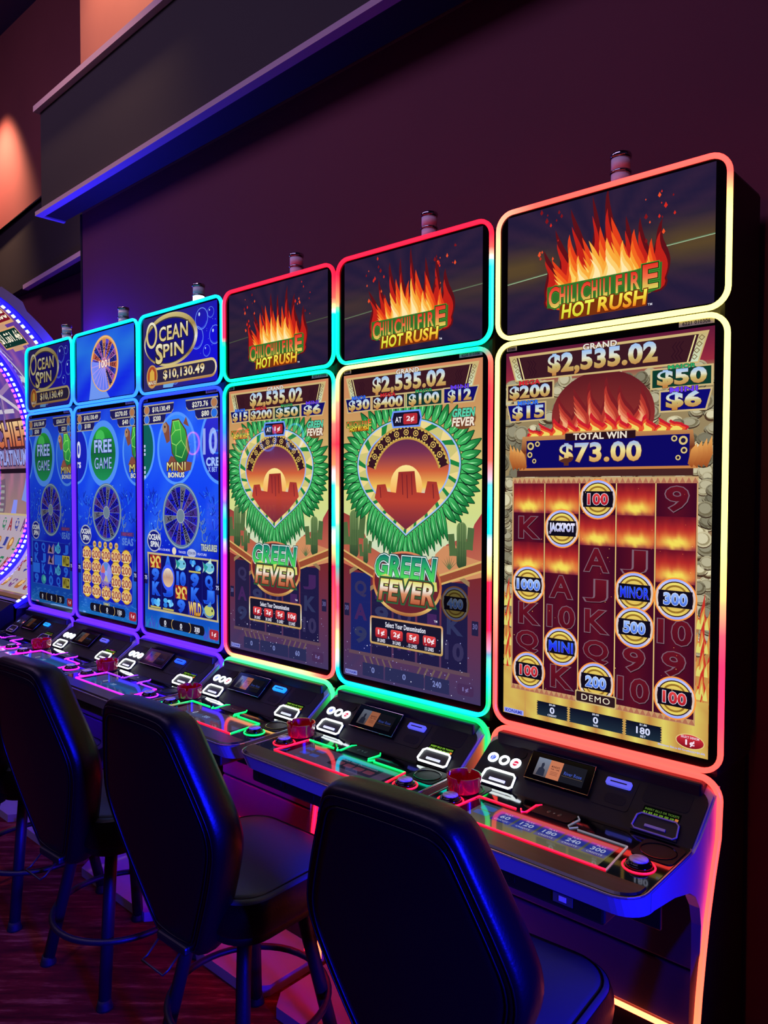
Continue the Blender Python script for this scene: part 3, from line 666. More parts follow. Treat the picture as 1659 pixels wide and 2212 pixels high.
def wheel(a, cx, cy, r, n, cols, rim, numbers=True, hub=(120, 140, 160), dim=1.0):
    D = lambda c: tuple(v * dim for v in c)
    a.ell(cx, cy, r, r, D(rim), 48); a.up(); a.ring(cx, cy, r * .97, r * .97, r * .03, D(mix(rim, (255, 255, 255), .4)), 40); a.up()
    for k in range(n):
        a0, a1 = 2 * PI * k / n, 2 * PI * (k + 1) / n
        a.tris([[(cx, cy)] + [(cx + r * .88 * math.cos(a0 + (a1 - a0) * q / 3), cy + r * .88 * math.sin(a0 + (a1 - a0) * q / 3)) for q in range(4)]], D(cols[k % len(cols)]))
    a.up()
    for k in range(n):
        a0 = 2 * PI * k / n; a.line([(cx, cy), (cx + r * .88 * math.cos(a0), cy + r * .88 * math.sin(a0))], r * .012, D(mix(rim, (200, 200, 255), .3)))
    a.up()
    if numbers:
        T = ['X01', 'X3', 'X1', 'XINIM', 'X1', 'X01', 'X5', 'X1', 'X001', 'X2']
        for k in range(n):
            am = 2 * PI * (k + .5) / n; t = T[k % len(T)][::-1]
            a.text(t, cx + r * .62 * math.cos(am), cy + r * .62 * math.sin(am), r * .12 * len(t), r * .13, D((14, 14, 50)), .03, None, 0, math.degrees(am)); a.lay -= 1
        a.up()
    a.ell(cx, cy, r * .22, r * .22, D(mix(hub, (255, 255, 255), .3)), 24); a.up(); a.ell(cx, cy, r * .19, r * .19, D(hub), 24); a.up()
def art_wheel_upper():
    a = Art(52.4, 30, 8)
    a.grid(0, 0, 52.4, 30, 18, 12, lambda x, y: mix(mix((34, 110, 220), (16, 40, 226), min(1, abs(y - 7) / 14)), (50, 140, 220), .35 * (1 + math.sin(x * .22 + y * .35)) / 2)); a.up()
    a.poly([(12, 30), (13.4, 24), (15, 12), (20, 25), (27, 26), (31, 30)], (110, 150, 240)); a.up()
    wheel(a, 26.4, 14.6, 12.6, 22, [(190, 90, 70), (50, 60, 190), (150, 80, 170), (40, 44, 150), (200, 130, 80), (90, 70, 200)], (226, 160, 80), True, (190, 110, 160))
    def veil(x, y): return mix((130, 150, 250), (90, 110, 236), abs(y - 16) / 14)
    a.tris([[(26.4, 14.6)] + [(26.4 + 12.0 * math.cos(math.radians(d)), 14.6 + 12.0 * math.sin(math.radians(d))) for d in range(70, 191, 10)]], veil); a.up()
    for d in range(80, 190, 16): a.line([(26.4, 14.6), (26.4 + 11.5 * math.cos(math.radians(d)), 14.6 + 11.5 * math.sin(math.radians(d)))], .5, (170, 150, 240))
    a.up(); a.text('1001', 26.4, 14.6, 9.2, 3.2, (250, 226, 214), .03, [(.04, (150, 60, 70))])
    return a
def fish(a, x, y, s_, c1, c2):
    a.poly([(x - 1.2 * s_, y), (x - 2.2 * s_, y - 1.1 * s_), (x - 1.9 * s_, y), (x - 2.2 * s_, y + 1.1 * s_)], c2)
    a.ell(x, y, 1.6 * s_, 1.15 * s_, c1, 16); a.up(); a.poly([(x - .6 * s_, y - .9 * s_), (x + .5 * s_, y - 1.9 * s_), (x + .7 * s_, y - .8 * s_)], c2); a.ring(x, y, 1.5 * s_, 1.05 * s_, .25 * s_, c2, 12, 30, 170); a.ell(x + .9 * s_, y - .25 * s_, .22 * s_, .25 * s_, (20, 20, 40), 8); a.up()
def turtle(a, x, y, k=1.0):
    f = lambda u, v: (x + u * k, y + v * k)
    for p in ([(-11, -6), (-8.5, -9), (-6, -7), (-5.5, -1), (-8, 0)], [(-5, 5), (-8, 9), (2, 12), (9, 11), (10, 8), (2, 7)], [(4, -7.5), (6, -10), (8, -6)]): a.poly([f(*q) for q in p], (128, 74, 60))
    a.up(); a.ell(*f(-9.4, -6.4), 1.7 * k, 2.1 * k, (170, 130, 100), 14); a.up(); a.ell(*f(-9.2, -6.8), .5 * k, .6 * k, (20, 20, 30), 8); a.up()
    a.poly([f(*q) for q in [(-4, -9.4), (1, -9.6), (6, -5), (8.6, 3), (6, 8), (0, 9), (-4.4, 4), (-5.4, -4)]], (90, 60, 50)); a.up()
    a.poly([f(*q) for q in [(-3.4, -8.6), (1, -8.8), (5.4, -4.6), (7.8, 3), (5.4, 7.2), (0, 8.2), (-3.8, 3.6), (-4.6, -4)]], [(0, (74, 190, 70)), (1, (20, 104, 60))]); a.up()
    for h in ([(-3.4, -8.6), (-1.6, -5), (2, -5.2), (1, -8.8)], [(-1.6, -5), (-4.6, -3), (-4.2, 0), (-1, 1), (2.6, -1), (2, -5.2)], [(-1, 1), (-1.4, 5), (3, 6), (5.6, 2), (2.6, -1)]): a.line([f(*q) for q in h], .35 * k, (150, 220, 110), True)
    a.up()
def art_ocean_lower(kind, tops, dim=1.0, bet='300', seed=4):
    a = Art(52.9, 94.4, seed)
    D = lambda c: tuple(v * dim for v in c)
    R_ = a.rnd
    ph = [(R_.uniform(.1, .4), R_.uniform(.08, .3), R_.uniform(0, 6)) for _ in range(5)]
    def sea(x, y):
        n = sum(math.sin(x * p + y * q + r) for p, q, r in ph) / 5
        return D(mix(stops([(0, (24, 60, 226)), (14, (30, 90, 250)), (34, (20, 70, 244)), (50, (16, 56, 226)), (62, (12, 30, 190)), (88, (16, 80, 190)), (94, (24, 110, 190))], y), (70, 150, 255), max(0, n) * .55))
    a.grid(0, 0, 52.9, 94.4, 24, 44, sea); a.up()
    for _ in range(34):                                                       # coral sprays
        x = R_.choice((R_.uniform(0, 14), R_.uniform(39, 53))); y = R_.uniform(38, 60)
        for k in range(5):
            an = R_.uniform(-2.6, -.5); l = R_.uniform(1.5, 4); a.line([(x, y), (x + math.cos(an) * l, y + math.sin(an) * l)], .35, D(R_.choice([(14, 40, 170), (40, 110, 240), (20, 50, 200)])))
    a.up(); a.sparks(2, 34, 51, 60, 40, [D((110, 180, 255)), D((70, 140, 250))], (.15, .4)); a.up()
    def orb(cx, cy, rx, ry, fill):
        a.ell(cx, cy, rx, ry, D((84, 150, 255)), 44); a.up(); a.ell(cx, cy, rx * .9, ry * .92, fill, 42); a.up()
    if kind == 'turtle':
        orb(-4.5, 18.6, 13.2, 14.6, D((16, 96, 90))); orb(55, 18.6, 14, 15.6, [(0, D((50, 50, 220))), (1, D((20, 20, 160)))])
        orb(24.5, 19.6, 14, 14.6, [(0, D((60, 140, 255))), (1, D((24, 70, 236)))]); turtle(a, 25.6, 17.4)
        for k in range(3): a.rect(.2, 17.4 + k * 1.7, 1.3, 18.5 + k * 1.7, D((200, 210, 255))); a.rect(.2, 26.4 + k * 1.9, 1.3, 27.6 + k * 1.9, D((200, 210, 255)))
        a.up(); a.text('MINI', 24.4, 26.8, 13.4, 3.4, [(0, D((250, 246, 180))), (1, D((214, 180, 60)))], .0, [(.05, D((70, 40, 40)))]); a.text('BONUS', 24.4, 30.2, 11.4, 1.9, D((225, 225, 214)), .04, [(.06, D((40, 30, 50)))])
        a.text('10', 47.6, 17.6, 8.6, 9.4, D((150, 170, 240)), .03); a.text('CRE', 49.2, 25.4, 8.0, 3.0, D((160, 190, 255)), .05, [(.05, D((20, 30, 150)))]); a.text('X BET P', 50.2, 28.3, 7.6, 1.7, D((150, 180, 250)), .03)
    else:
        cx = 24.6 if kind == 'coins' else 18.8
        orb(55 if kind == 'coins' else 48, 19.6, 13, 15.2, [(0, D((60, 140, 255))), (1, D((24, 70, 236)))]); turtle(a, 54 if kind == 'coins' else 48, 17.4, .9)
        a.text('MINI', 54.5 if kind == 'coins' else 47.6, 27.0, 13, 3.4, D((240, 226, 110)), .0, [(.05, D((40, 30, 60)))]); a.text('BONUS', 54.5 if kind == 'coins' else 47.6, 30.2, 11, 1.9, D((214, 220, 226)), .04, [(.05, D((30, 30, 70)))])
        orb(cx - 26, 20, 12, 14, D((20, 34, 190)))
        if kind == 'coins': a.text('0', 1.4, 17.6, 3.4, 7.4, D((220, 226, 255)), .03); a.text('rs', 1.4, 24.8, 3.8, 2.6, D((220, 226, 255)), .03)
        a.ell(cx, 20, 14.2, 15.0, D((84, 150, 255)), 44); a.up()
        a.ell(cx, 20, 11.4, 12.2, [(0, D((40, 170, 60))), (.5, D((16, 104, 56))), (1, D((30, 150, 90)))], 42); a.up(); a.ell(cx - 2.5, 12.6, 4.2, 3.4, D((70, 196, 90)), 20); a.up()
        a.text('FREE', cx, 16.6, 15.6, 5.4, D((170, 196, 255)), .03, [(.04, D((16, 20, 110)))]); a.text('GAME', cx, 24.3, 15.6, 5.2, D((170, 196, 255)), .0, [(.03, D((16, 20, 110)))])
    wheel(a, 27.4, 46.6, 13.2, 20, [(24, 24, 190), (60, 40, 140), (20, 20, 170), (104, 104, 120), (20, 22, 196), (84, 50, 130)], (90, 120, 150), True, (110, 130, 150), dim)
    for sg in (-1, 1):
        for k in range(3): a.ring(27.4 + sg * (14.6 + k * .9), 47 + k * 3.4, 1.9, 2.6, .5, D((96, 126, 170)), 12, 0, 270)
    a.up()
    a.ell(7.6, 57.4, 5.4, 4.6, D((170, 176, 190)), 28); a.up(); a.ell(7.6, 57.4, 4.8, 4.0, D((18, 24, 120)), 26); a.up(); a.text('OCEAN', 7.8, 55.9, 8.6, 2.2, D((226, 230, 235)), .04); a.text('SPIN', 7.9, 58.8, 6.0, 2.2, D((226, 230, 235)), .04)
    # jackpot tabs
    (t1, t2, t3, t4) = tops
    for pts, t, cx, cy, w in (([(0, 1.4), (23.0, 1.4), (22.6, 3.6), (21, 4.9), (0, 4.9)], t1, 13.6, 3.2, 13.2), ([(0, 5.4), (17.2, 5.4), (16.6, 7.4), (15.4, 8.7), (0, 8.7)], t2, 10.4, 7.0, 5.6), ([(31.4, 1.3), (52.9, 1.3), (52.9, 4.9), (33.4, 4.9), (31.8, 3.6)], t3, 41.2, 3.2, 10.4), ([(37.6, 5.2), (52.9, 5.2), (52.9, 8.6), (39.6, 8.6), (38.2, 7.4)], t4, 44.6, 7.0, 4.8)):
        a.poly([(x, y + (-.5 if y < 3 or 5 < y < 6 else .4)) for x, y in pts], D((176, 166, 140))); a.up(); a.poly(pts, D((30, 28, 92))); a.up()
        a.text(t, cx, cy, w, 2.2, D((226, 224, 210)), .03)
    for x, y, c in ((2.6, 3.1, (176, 120, 80)), (2.6, 7.0, (50, 110, 226)), (50.4, 3.1, (176, 120, 80)), (50.4, 7.0, (40, 110, 226))): a.ell(x, y, 2.2, 1.9, D((170, 170, 170)), 16); a.up(); a.ell(x, y, 1.9, 1.6, D(c), 16); a.up()
    # reel window
    if kind == 'turtle':
        a.text('TREASURES', 46.6, 58.3, 10.4, 2.4, D((190, 200, 190)), .04, [(.05, D((20, 30, 60)))]); a.text('ANY 6 OR MORE', 15, 60.7, 9, .9, D((190, 200, 250)), .02); a.text('TRIGGER', 28.3, 61, 5.2, .9, D((190, 200, 250)), .02); a.text('FEATURE', 42, 61.1, 6, .9, D((190, 200, 250)), .02)
        a.ell(22.6, 60.8, 1.5, 1.5, D((226, 214, 190)), 14); a.ell(35, 61, 3.2, 1.7, D((180, 190, 226)), 16); a.up(); a.text('OCEAN SPIN', 35, 61, 5.2, 1.1, D((20, 30, 130)), .02)
        a.poly([(2.2, 62.3), (52.6, 62.5), (51.6, 74), (52.6, 86.3), (2.4, 86.6), (3.2, 74)], D((190, 176, 130))); a.up(); a.rect(3.4, 63.2, 51.6, 85.6, D((14, 14, 96))); a.up()
        for k in range(1, 5): a.rect(3.4 + 9.64 * k - .1, 63.2, 3.4 + 9.64 * k + .1, 85.6, D((30, 40, 140)))
        a.up(); xs = [8.5 + 9.5 * k for k in range(5)]; ys = [66, 71.6, 77.2, 82.8]
        for (i, j, t) in ((0, 1, '9'), (0, 2, 'K'), (2, 1, '10'), (2, 3, '9'), (3, 1, '9'), (3, 2, 'K'), (4, 1, 'Q'), (4, 2, 'J'), (1, 0, 'A'), (1, 2, 'J')):
            a.text(t, xs[i], ys[j], 5.6 if t == '10' else 4.2, 4.6, [(0, D((60, 130, 250))), (1, D((20, 60, 200)))], .05, [(.04, D((30, 90, 230)))])
        for i, j in ((0, 0), (2, 2)):
            a.rect(xs[i] - 4.2, ys[j] - 2.7, xs[i] + 4.2, ys[j] + 2.7, D((150, 30, 40))); a.up()
            for sg in (-1, 1): a.ring(xs[i] + sg * 2.1, ys[j] - .6, 2.0, 1.9, 1.0, D((226, 196, 96)), 14, 90 if sg > 0 else -90, 400 if sg > 0 else 220); a.poly([(xs[i] + sg * 1, ys[j] + .4), (xs[i] + sg * 3.6, ys[j] + 2.6), (xs[i] + sg * .6, ys[j] + 2.6)], D((214, 180, 80)))
            a.up()
        for i, j in ((3, 0), (0, 3), (1, 3)):
            for k in range(7): a.ell(xs[i] + R_.uniform(-3, 3), ys[j] + R_.uniform(-1.8, 1.2), R_.uniform(.9, 1.7), R_.uniform(.7, 1.3), D(R_.choice([(70, 170, 240), (40, 120, 220), (130, 210, 250)])), 12)
            a.up(); a.rect(xs[i] - 4, ys[j] + 1.9, xs[i] + 4, ys[j] + 2.6, D((190, 180, 90))); a.up()
        for i, j in ((2, 0), (4, 0)): fish(a, xs[i] + .3, ys[j], 2.0, D((110, 190, 220)), D((190, 226, 210))); a.poly([(xs[i] - 4, ys[j] - 2), (xs[i] - .6, ys[j] - .4), (xs[i] - 2.6, ys[j] + 2)], D((40, 150, 150))); a.up()
        fish(a, xs[4], ys[3], 2.2, D((190, 200, 110)), D((70, 130, 210)))
        a.ell(18, 72, 4.8, 5.4, D((60, 90, 250)), 28); a.up(); a.ell(18, 72, 4.0, 3.9, [(0, D((235, 226, 210))), (.5, D((190, 150, 130))), (1, D((226, 190, 150)))], 26); a.up()
        for k in (-2, -1, 0, 1, 2): a.line([(18 + k * .5, 72), (18 + k * 1.3, 69)], .2, D((170, 130, 110)))
        a.up(); a.rect(xs[3] - 4.4, ys[3] - 2.8, xs[3] + 4.4, ys[3] + 2.8, D((30, 30, 180))); a.up(); a.text('WILD', xs[3], ys[3], 8.2, 4.6, [(0, D((250, 226, 150))), (1, D((200, 130, 40)))], .04, [(.05, D((70, 40, 20)))])
    elif kind == 'coins':
        a.poly([(1.4, 60.8), (5, 62.2), (48, 63.0), (51.6, 61.6), (50, 64), (50, 86), (46, 88), (6, 87.6), (2.6, 85.4), (2.6, 64)], D((46, 84, 196))); a.up(); a.poly([(3.6, 63), (49.4, 64), (49.4, 85.6), (46, 87), (6, 86.8), (3.6, 85)], D((20, 26, 190))); a.up()
        for i in range(5):
            for j in range(4):
                x, y = 8.5 + 9.0 * i, 66 + 5.75 * j
                if i == 2 and j in (1, 2): continue
                a.ell(x, y, 4.2, 3.5, D((130, 84, 30)), 24); a.up(); a.ell(x, y, 3.9, 3.2, D((236, 196, 80)), 24); a.up(); a.ell(x - .4, y + .6, 2.4, 1.8, D((250, 240, 170)), 16); a.up()
                a.text('200', x + .2, y + .1, 7.6, 3.2, D((170, 96, 70)), .04, [(.05, D((250, 220, 170)))])
        wheel(a, 26.5, 74.2, 5.2, 6, [(140, 150, 236), (196, 180, 150), (120, 90, 220), (214, 110, 110), (90, 140, 220), (150, 150, 240)], (110, 130, 236), False, (140, 170, 255), dim)
        a.text('EPIC', 26.8, 79.4, 8.4, 2.8, D((140, 110, 190)), .04)
        for k in range(5): a.ell(16 + k * 5.0, 61.4, 1.6, 1.5, D((226, 190, 110)), 14); a.up(); a.text('200', 16 + k * 5.0, 61.4, 2.4, 1.0, D((120, 60, 40)), .03)
        a.text('DEMO', 26.8, 88.4, 5.4, 1.3, D((214, 206, 80)), .03)
    else:
        a.poly([(1.4, 60.8), (5, 62.2), (48, 63.0), (51.6, 61.6), (50, 64), (50, 85), (3, 85)], D((46, 90, 206))); a.up(); a.rect(3.4, 63, 50, 84.6, D((14, 30, 170))); a.up()
        for i in range(5):
            x = 8 + 9.4 * i
            for j in range(4):
                y = 66 + 5.4 * j
                if i == 4 and j in (1, 3): a.rect(x - 4.4, y - 2.6, x + 4.4, y + 2.6, D((206, 196, 70))); a.up(); a.text('WILD', x, y, 7.4, 4.0, D((60, 40, 20)), .04)
                elif i == 2 and j < 2: a.poly([(x - 4, y + 2.6), (x - 2, y - 2), (x + 1, y), (x + 4, y - 2.6), (x + 4, y + 2.6)], D((160, 130, 170))); a.up(); a.poly([(x - 2, y + 1.6), (x, y - 1.4), (x + 2, y + 2)], D((30, 20, 40))); a.up()
                elif (i, j) in ((3, 0), (3, 2)): fish(a, x, y, 2.0, D((60, 150, 210)), D((90, 190, 226)))
                elif (i, j) == (1, 3): a.ell(x, y, 3.2, 2.4, D((50, 150, 170)), 16); a.up(); a.ell(x + .8, y - .4, 1.7, 1.3, D((90, 200, 190)), 14); a.up()
                else: a.text('QJ9KAQ10J9QKJ'[(i * 5 + j * 3) % 12], x, y, 4.4, 4.4, D((40, 110, 240)), .05)
    if kind != 'turtle':
        a.rect(40, 54.8, 51, 56.6, D((70, 50, 130))); a.up(); a.text('RED HOT', 45.6, 55.7, 8.0, 1.2, D((150, 60, 110)), .03); a.text('SEAS', 45.8, 59, 9.2, 3.0, D((90, 130, 220)), .04)
        for _ in range(90):
            x, y = R_.uniform(0, 52), R_.uniform(87, 94); a.line([(x, y), (x + 1, y - .5), (x + 2, y)], .22, D((60, 130, 220)))
        a.up()
    else:
        for _ in range(50):
            x = R_.choice((R_.uniform(0, 10), R_.uniform(43, 53))); y = 93.8; an = R_.uniform(-2.2, -.9); l = R_.uniform(1.5, 5); a.line([(x, y), (x + math.cos(an) * l, y + math.sin(an) * l)], .3, D(R_.choice([(50, 90, 200), (80, 60, 190), (40, 130, 190)])))
        a.up()
    for x in (1.0, 51.9): a.rr(x - 1.2, 71.5, x + 1.2, 75.8, .3, D((24, 24, 90))); a.up(); a.text('75', x, 73.2, 1.8, 1.5, D((200, 210, 250)), .03)
    a.rr(11.2, 88.9, 43.4, 92.7, 1.6, D((18, 18, 36))); a.up()
    for x0, x1 in ((20.2, 34.0),): a.ring(21.8, 90.8, 1.6, 2.1, .3, D((214, 180, 110)), 14, 90, 270); a.ring(32.6, 90.8, 1.6, 2.1, .3, D((214, 180, 110)), 14, -90, 90)
    a.up()
    for t, x in (('0', 15.6), ('0', 27.2), (bet, 38.4)): a.text(t, x, 90.8, 1.0 * len(t) + .4, 1.9, D((226, 230, 245)), .03); a.text('CREDIT' if x < 20 else 'WIN' if x < 30 else 'BET', x, 92.2, 2.0, .45, D((190, 196, 226)), .02)
    a.rr(46.6, 89.4, 52.6, 93.2, 1.0, D((170, 40, 56))); a.up(); a.text('1\u00a2', 49.6, 91.3, 2.6, 1.8, D((240, 220, 230)), .03)
    return a
# ---------------------------------------------------------------- the room
def quad(name, pts, m, label=None):
    bm = bmesh.new(); bm.faces.new([bm.verts.new(p) for p in pts]); return struct(name, bm, m, label)
def floor_mat():
    m = bpy.data.materials.new('carpet'); m.use_nodes = True; nt = m.node_tree; b = nt.nodes['Principled BSDF']
    tc = nt.nodes.new('ShaderNodeTexCoord'); mp = nt.nodes.new('ShaderNodeMapping'); mp.inputs['Rotation'].default_value = (0, 0, math.radians(-42)); m2 = nt.nodes.new('ShaderNodeMapping'); m2.inputs['Scale'].default_value = (1.2, 9, 1)
    n1 = nt.nodes.new('ShaderNodeTexNoise'); n1.inputs['Scale'].default_value = 3.2; n1.inputs['Detail'].default_value = 8; n1.inputs['Roughness'].default_value = 0.7
    cr = nt.nodes.new('ShaderNodeValToRGB'); e = cr.color_ramp.elements
    e[0].position = 0.36; e[0].color = lin((64, 10, 20)) + (1,); e[1].position = 0.70; e[1].color = lin((160, 86, 76)) + (1,)
    k = e.new(0.53); k.color = lin((98, 22, 30)) + (1,)
    n2 = nt.nodes.new('ShaderNodeTexNoise'); n2.inputs['Scale'].default_value = 420
    bp = nt.nodes.new('ShaderNodeBump'); bp.inputs['Strength'].default_value = 0.5; bp.inputs['Distance'].default_value = 0.004
    L = nt.links.new
    L(tc.outputs['Object'], mp.inputs['Vector']); L(mp.outputs['Vector'], m2.inputs['Vector']); L(m2.outputs['Vector'], n1.inputs['Vector']); L(n1.outputs['Fac'], cr.inputs['Fac']); L(cr.outputs['Color'], b.inputs['Base Color'])
    L(tc.outputs['Object'], n2.inputs['Vector']); L(n2.outputs['Fac'], bp.inputs['Height']); L(bp.outputs['Normal'], b.inputs['Normal'])
    b.inputs['Roughness'].default_value = 0.95; b.inputs['Specular IOR Level'].default_value = 0.1
    MATS['carpet'] = m
floor_mat()
quad('floor', [(-9, -5, 0), (4, -5, 0), (4, 1.3, 0), (-9, 1.3, 0)], 'carpet')
quad('ceiling', [(-9, -5, 5.38), (-9, 1.3, 5.38), (4, 1.3, 5.38), (4, -5, 5.38)], 'ceiling')
wy = lambda x: 0.308 - 0.0248 * x          # the wall stands almost parallel to the machine row
ly = lambda x: 0.129 - 0.0338 * x          # front of the ledge box
WE = -3.69
bm = bmesh.new()
def hexa(bm, b, t):
    vb = [bm.verts.new(p) for p in b]; vt = [bm.verts.new(p) for p in t]
    for i in range(4): bm.faces.new((vb[i], vb[(i + 1) % 4], vt[(i + 1) % 4], vt[i]))
    bm.faces.new(vb[::-1]); bm.faces.new(vt)
def slab(name, x0, x1, f0, f1, z0, z1, m, label=None):
    bm = bmesh.new(); p = [(x0, f0(x0)), (x1, f0(x1)), (x1, f1(x1)), (x0, f1(x0))]
    hexa(bm, [q + (z0,) for q in p], [q + (z1,) for q in p]); return struct(name, bm, m, label)
slab('wall_back', WE, 4, wy, lambda x: 1.25, 0, 3.1, 'wall', 'dark maroon painted wall behind the row of machines')
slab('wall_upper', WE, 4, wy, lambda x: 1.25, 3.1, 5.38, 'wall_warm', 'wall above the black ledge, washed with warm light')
slab('wall_recess', -9, WE, lambda x: 0.99, lambda x: 1.25, 0, 3.4, 'wall')
slab('wall_recess_upper', -9, WE, lambda x: 0.99, lambda x: 1.25, 3.4, 5.38, 'wall_wash_tint')
slab('trim_1', -3.9, 4, ly, lambda x: wy(x) - 0.002 if x > WE else wy(WE) - 0.002, 3.125, 3.69, 'fascia', 'deep black boxed ledge above the machines')
slab('trim_2', -3.92, 4, lambda x: ly(x) - 0.03, lambda x: ly(x) + 0.012, 3.10, 3.124, 'trim', 'lower purple edge moulding of the ledge')
slab('trim_3', -3.93, 4, lambda x: ly(x) - 0.03, lambda x: ly(x) + 0.02, 3.692, 3.725, 'trim', 'upper purple edge moulding of the ledge')
slab('trim_4', -3.92, -3.895, lambda x: ly(x) + 0.013, lambda x: wy(WE), 3.10, 3.124, 'trim')
slab('trim_5', -3.894, 4, lambda x: ly(x) + 0.013, lambda x: wy(x) - 0.002 if x > WE else wy(WE) - 0.002, 3.108, 3.1245, 'fascia', 'dark underside of the ledge')
l2 = lambda x: 0.36 - 0.0935 * x
slab('trim_6', -7.2, WE - 0.01, l2, lambda x: 0.985, 3.125, 3.69, 'fascia', 'black boxed ledge on the recessed wall')
slab('trim_7', -5.6, WE - 0.01, lambda x: l2(x) - 0.03, lambda x: l2(x) + 0.012, 3.09, 3.124, 'trim')
slab('trim_8', -7.2, WE - 0.01, lambda x: l2(x) - 0.02, lambda x: l2(x) + 0.02, 3.692, 3.705, 'fascia')
slab('trim_9', WE - 0.018, WE, lambda x: wy(WE) - 0.004, lambda x: wy(WE) + 0.05, 0, 3.1, 'black', 'dark corner bead at the end of the wall')
slab('wall_far', -9, -8.9, lambda x: -5, lambda x: 1.25, 0, 5.38, 'wall')
# ---------------------------------------------------------------- slot machines
HW = 0.2965                                   # half width of the lit display frame
def colour_path(pts3, cols, w, d, yax=None):
    """light strip swept along a path: pts3 = [(point, outward)] ; section w across, d deep towards the room"""
    return None
def sides_colour(sd, side, t): return lin(stops(sd[side], t))
def frame_path(x0, x1, z0, z1, r, n=14, nc=7):
    """clockwise from the top left: (x, z, nx, nz, side, t)"""
    out = []
    for k in range(n + 1): t = k / n; out.append((x0 + r + (x1 - x0 - 2 * r) * t, z1, 0, 1, 'top', t))
    for k in range(1, nc): a = PI / 2 * (1 - k / nc); out.append((x1 - r + r * math.cos(a), z1 - r + r * math.sin(a), math.cos(a), math.sin(a), 'tr', k / nc))
    for k in range(n + 1): t = k / n; out.append((x1, z1 - r - (z1 - z0 - 2 * r) * t, 1, 0, 'right', t))
    for k in range(1, nc): a = -PI / 2 * k / nc; out.append((x1 - r + r * math.cos(a), z0 + r + r * math.sin(a), math.cos(a), math.sin(a), 'br', k / nc))
    for k in range(n + 1): t = k / n; out.append((x1 - r - (x1 - x0 - 2 * r) * t, z0, 0, -1, 'bottom', 1 - t))
    for k in range(1, nc): a = -PI / 2 - PI / 2 * k / nc; out.append((x0 + r + r * math.cos(a), z0 + r + r * math.sin(a), math.cos(a), math.sin(a), 'bl', k / nc))
    for k in range(n + 1): t = k / n; out.append((x0, z0 + r + (z1 - z0 - 2 * r) * t, -1, 0, 'left', 1 - t))
    for k in range(1, nc): a = PI - PI / 2 * k / nc; out.append((x0 + r + r * math.cos(a), z1 - r + r * math.sin(a), math.cos(a), math.sin(a), 'tl', k / nc))
    return out
def side_col(sd, side, t):
    c = {'tr': ('top', 1, 'right', 0), 'br': ('right', 1, 'bottom', 1), 'bl': ('bottom', 0, 'left', 1), 'tl': ('left', 0, 'top', 0)}
    if side in c:
        a, ta, b, tb = c[side]; return mix(stops(sd[a], ta), stops(sd[b], tb), t)
    return stops(sd[side], t)
def led_mesh(name, path, cols, closed, w=0.011, yf=-0.004, yb=0.006, ys=None):
    """path: (x, z, nx, nz); the strip has a softly rounded front"""
    vs, fs, cs = [], [], []
    sec = [(-w / 2, yb), (-w / 2, yf + .003), (-w * .3, yf), (w * .3, yf), (w / 2, yf + .003), (w / 2, yb)]
    n = len(path); m = len(sec)
    for i, (x, z, nx, nz) in enumerate(path):
        oy = ys[i] if ys else 0.0
        for o, y in sec: vs.append((x + nx * o, y + oy, z + nz * o)); cs.append(hot(cols[i]) + (1,))
    for i in range(n if closed else n - 1):
        j = (i + 1) % n
        for k in range(m - 1): fs.append((i * m + k, i * m + k + 1, j * m + k + 1, j * m + k))
    me = bpy.data.meshes.new(name); me.from_pydata(vs, [], fs)
    at = me.color_attributes.new('Col', 'FLOAT_COLOR', 'POINT'); at.data.foreach_set('color', [c for q in cs for c in q])
    me.validate(); return me
def frame_led(parent, x0, x1, z0, z1, r, sd, name='led_strip'):
    P = frame_path(x0 + .0055, x1 - .0055, z0 + .0055, z1 - .0055, r)
    return obj(name, led_mesh(name, [p[:4] for p in P], [side_col(sd, p[4], p[5]) for p in P], True), 'led', parent)
def plate(x0, x1, z0, z1, r, y0, y1):
    return bm_prism(rrect(x0, x1, z0, z1, r, 6), lambda x, z: (x, y0, z), lambda x, z: (x, y1, z))
def tube_led(name, pts, r, col, parent, closed=False, m='led', seg=6):
    bm = bm_tube(pts, r, seg, closed); o = obj(name, bm, m, parent)
    at = o.data.color_attributes.new('Col', 'FLOAT_COLOR', 'POINT'); n = len(o.data.vertices)
    if isinstance(col, list):
        c = []
        for i in range(n): c += list(hot(col[min(len(col) - 1, i // seg)])) + [1]
        at.data.foreach_set('color', c)
    else: at.data.foreach_set('color', (list(hot(col)) + [1]) * n)
    return o
# console slope: local frame u (x), v down the slope, h off the surface
SO = Vector((0, -0.005, 0.888)); SD = Vector((0, -0.823, -0.568)); SN = Vector((0, -0.568, 0.823))
def sl(u, v, h=0.0): return Vector((u, 0, 0)) + SO + SD * v + SN * h
def slope_prism(poly, h0, h1): return bm_prism(poly, lambda u, v: sl(u, v, h0), lambda u, v: sl(u, v, h1))
def flat_art(a, name, place, m, parent): return obj(name, a.mesh(name, place), m, parent)
def small_text(parent, name, body, cx, cy, w, h, place, m, col, bold=.02):
    a = Art(1000, 1000); a.text(body, 500 + cx, 500 + cy, w, h, col, bold)
    return obj(name, a.mesh(name, lambda x, y, z: place(x - 500, y - 500, z)), m, parent)

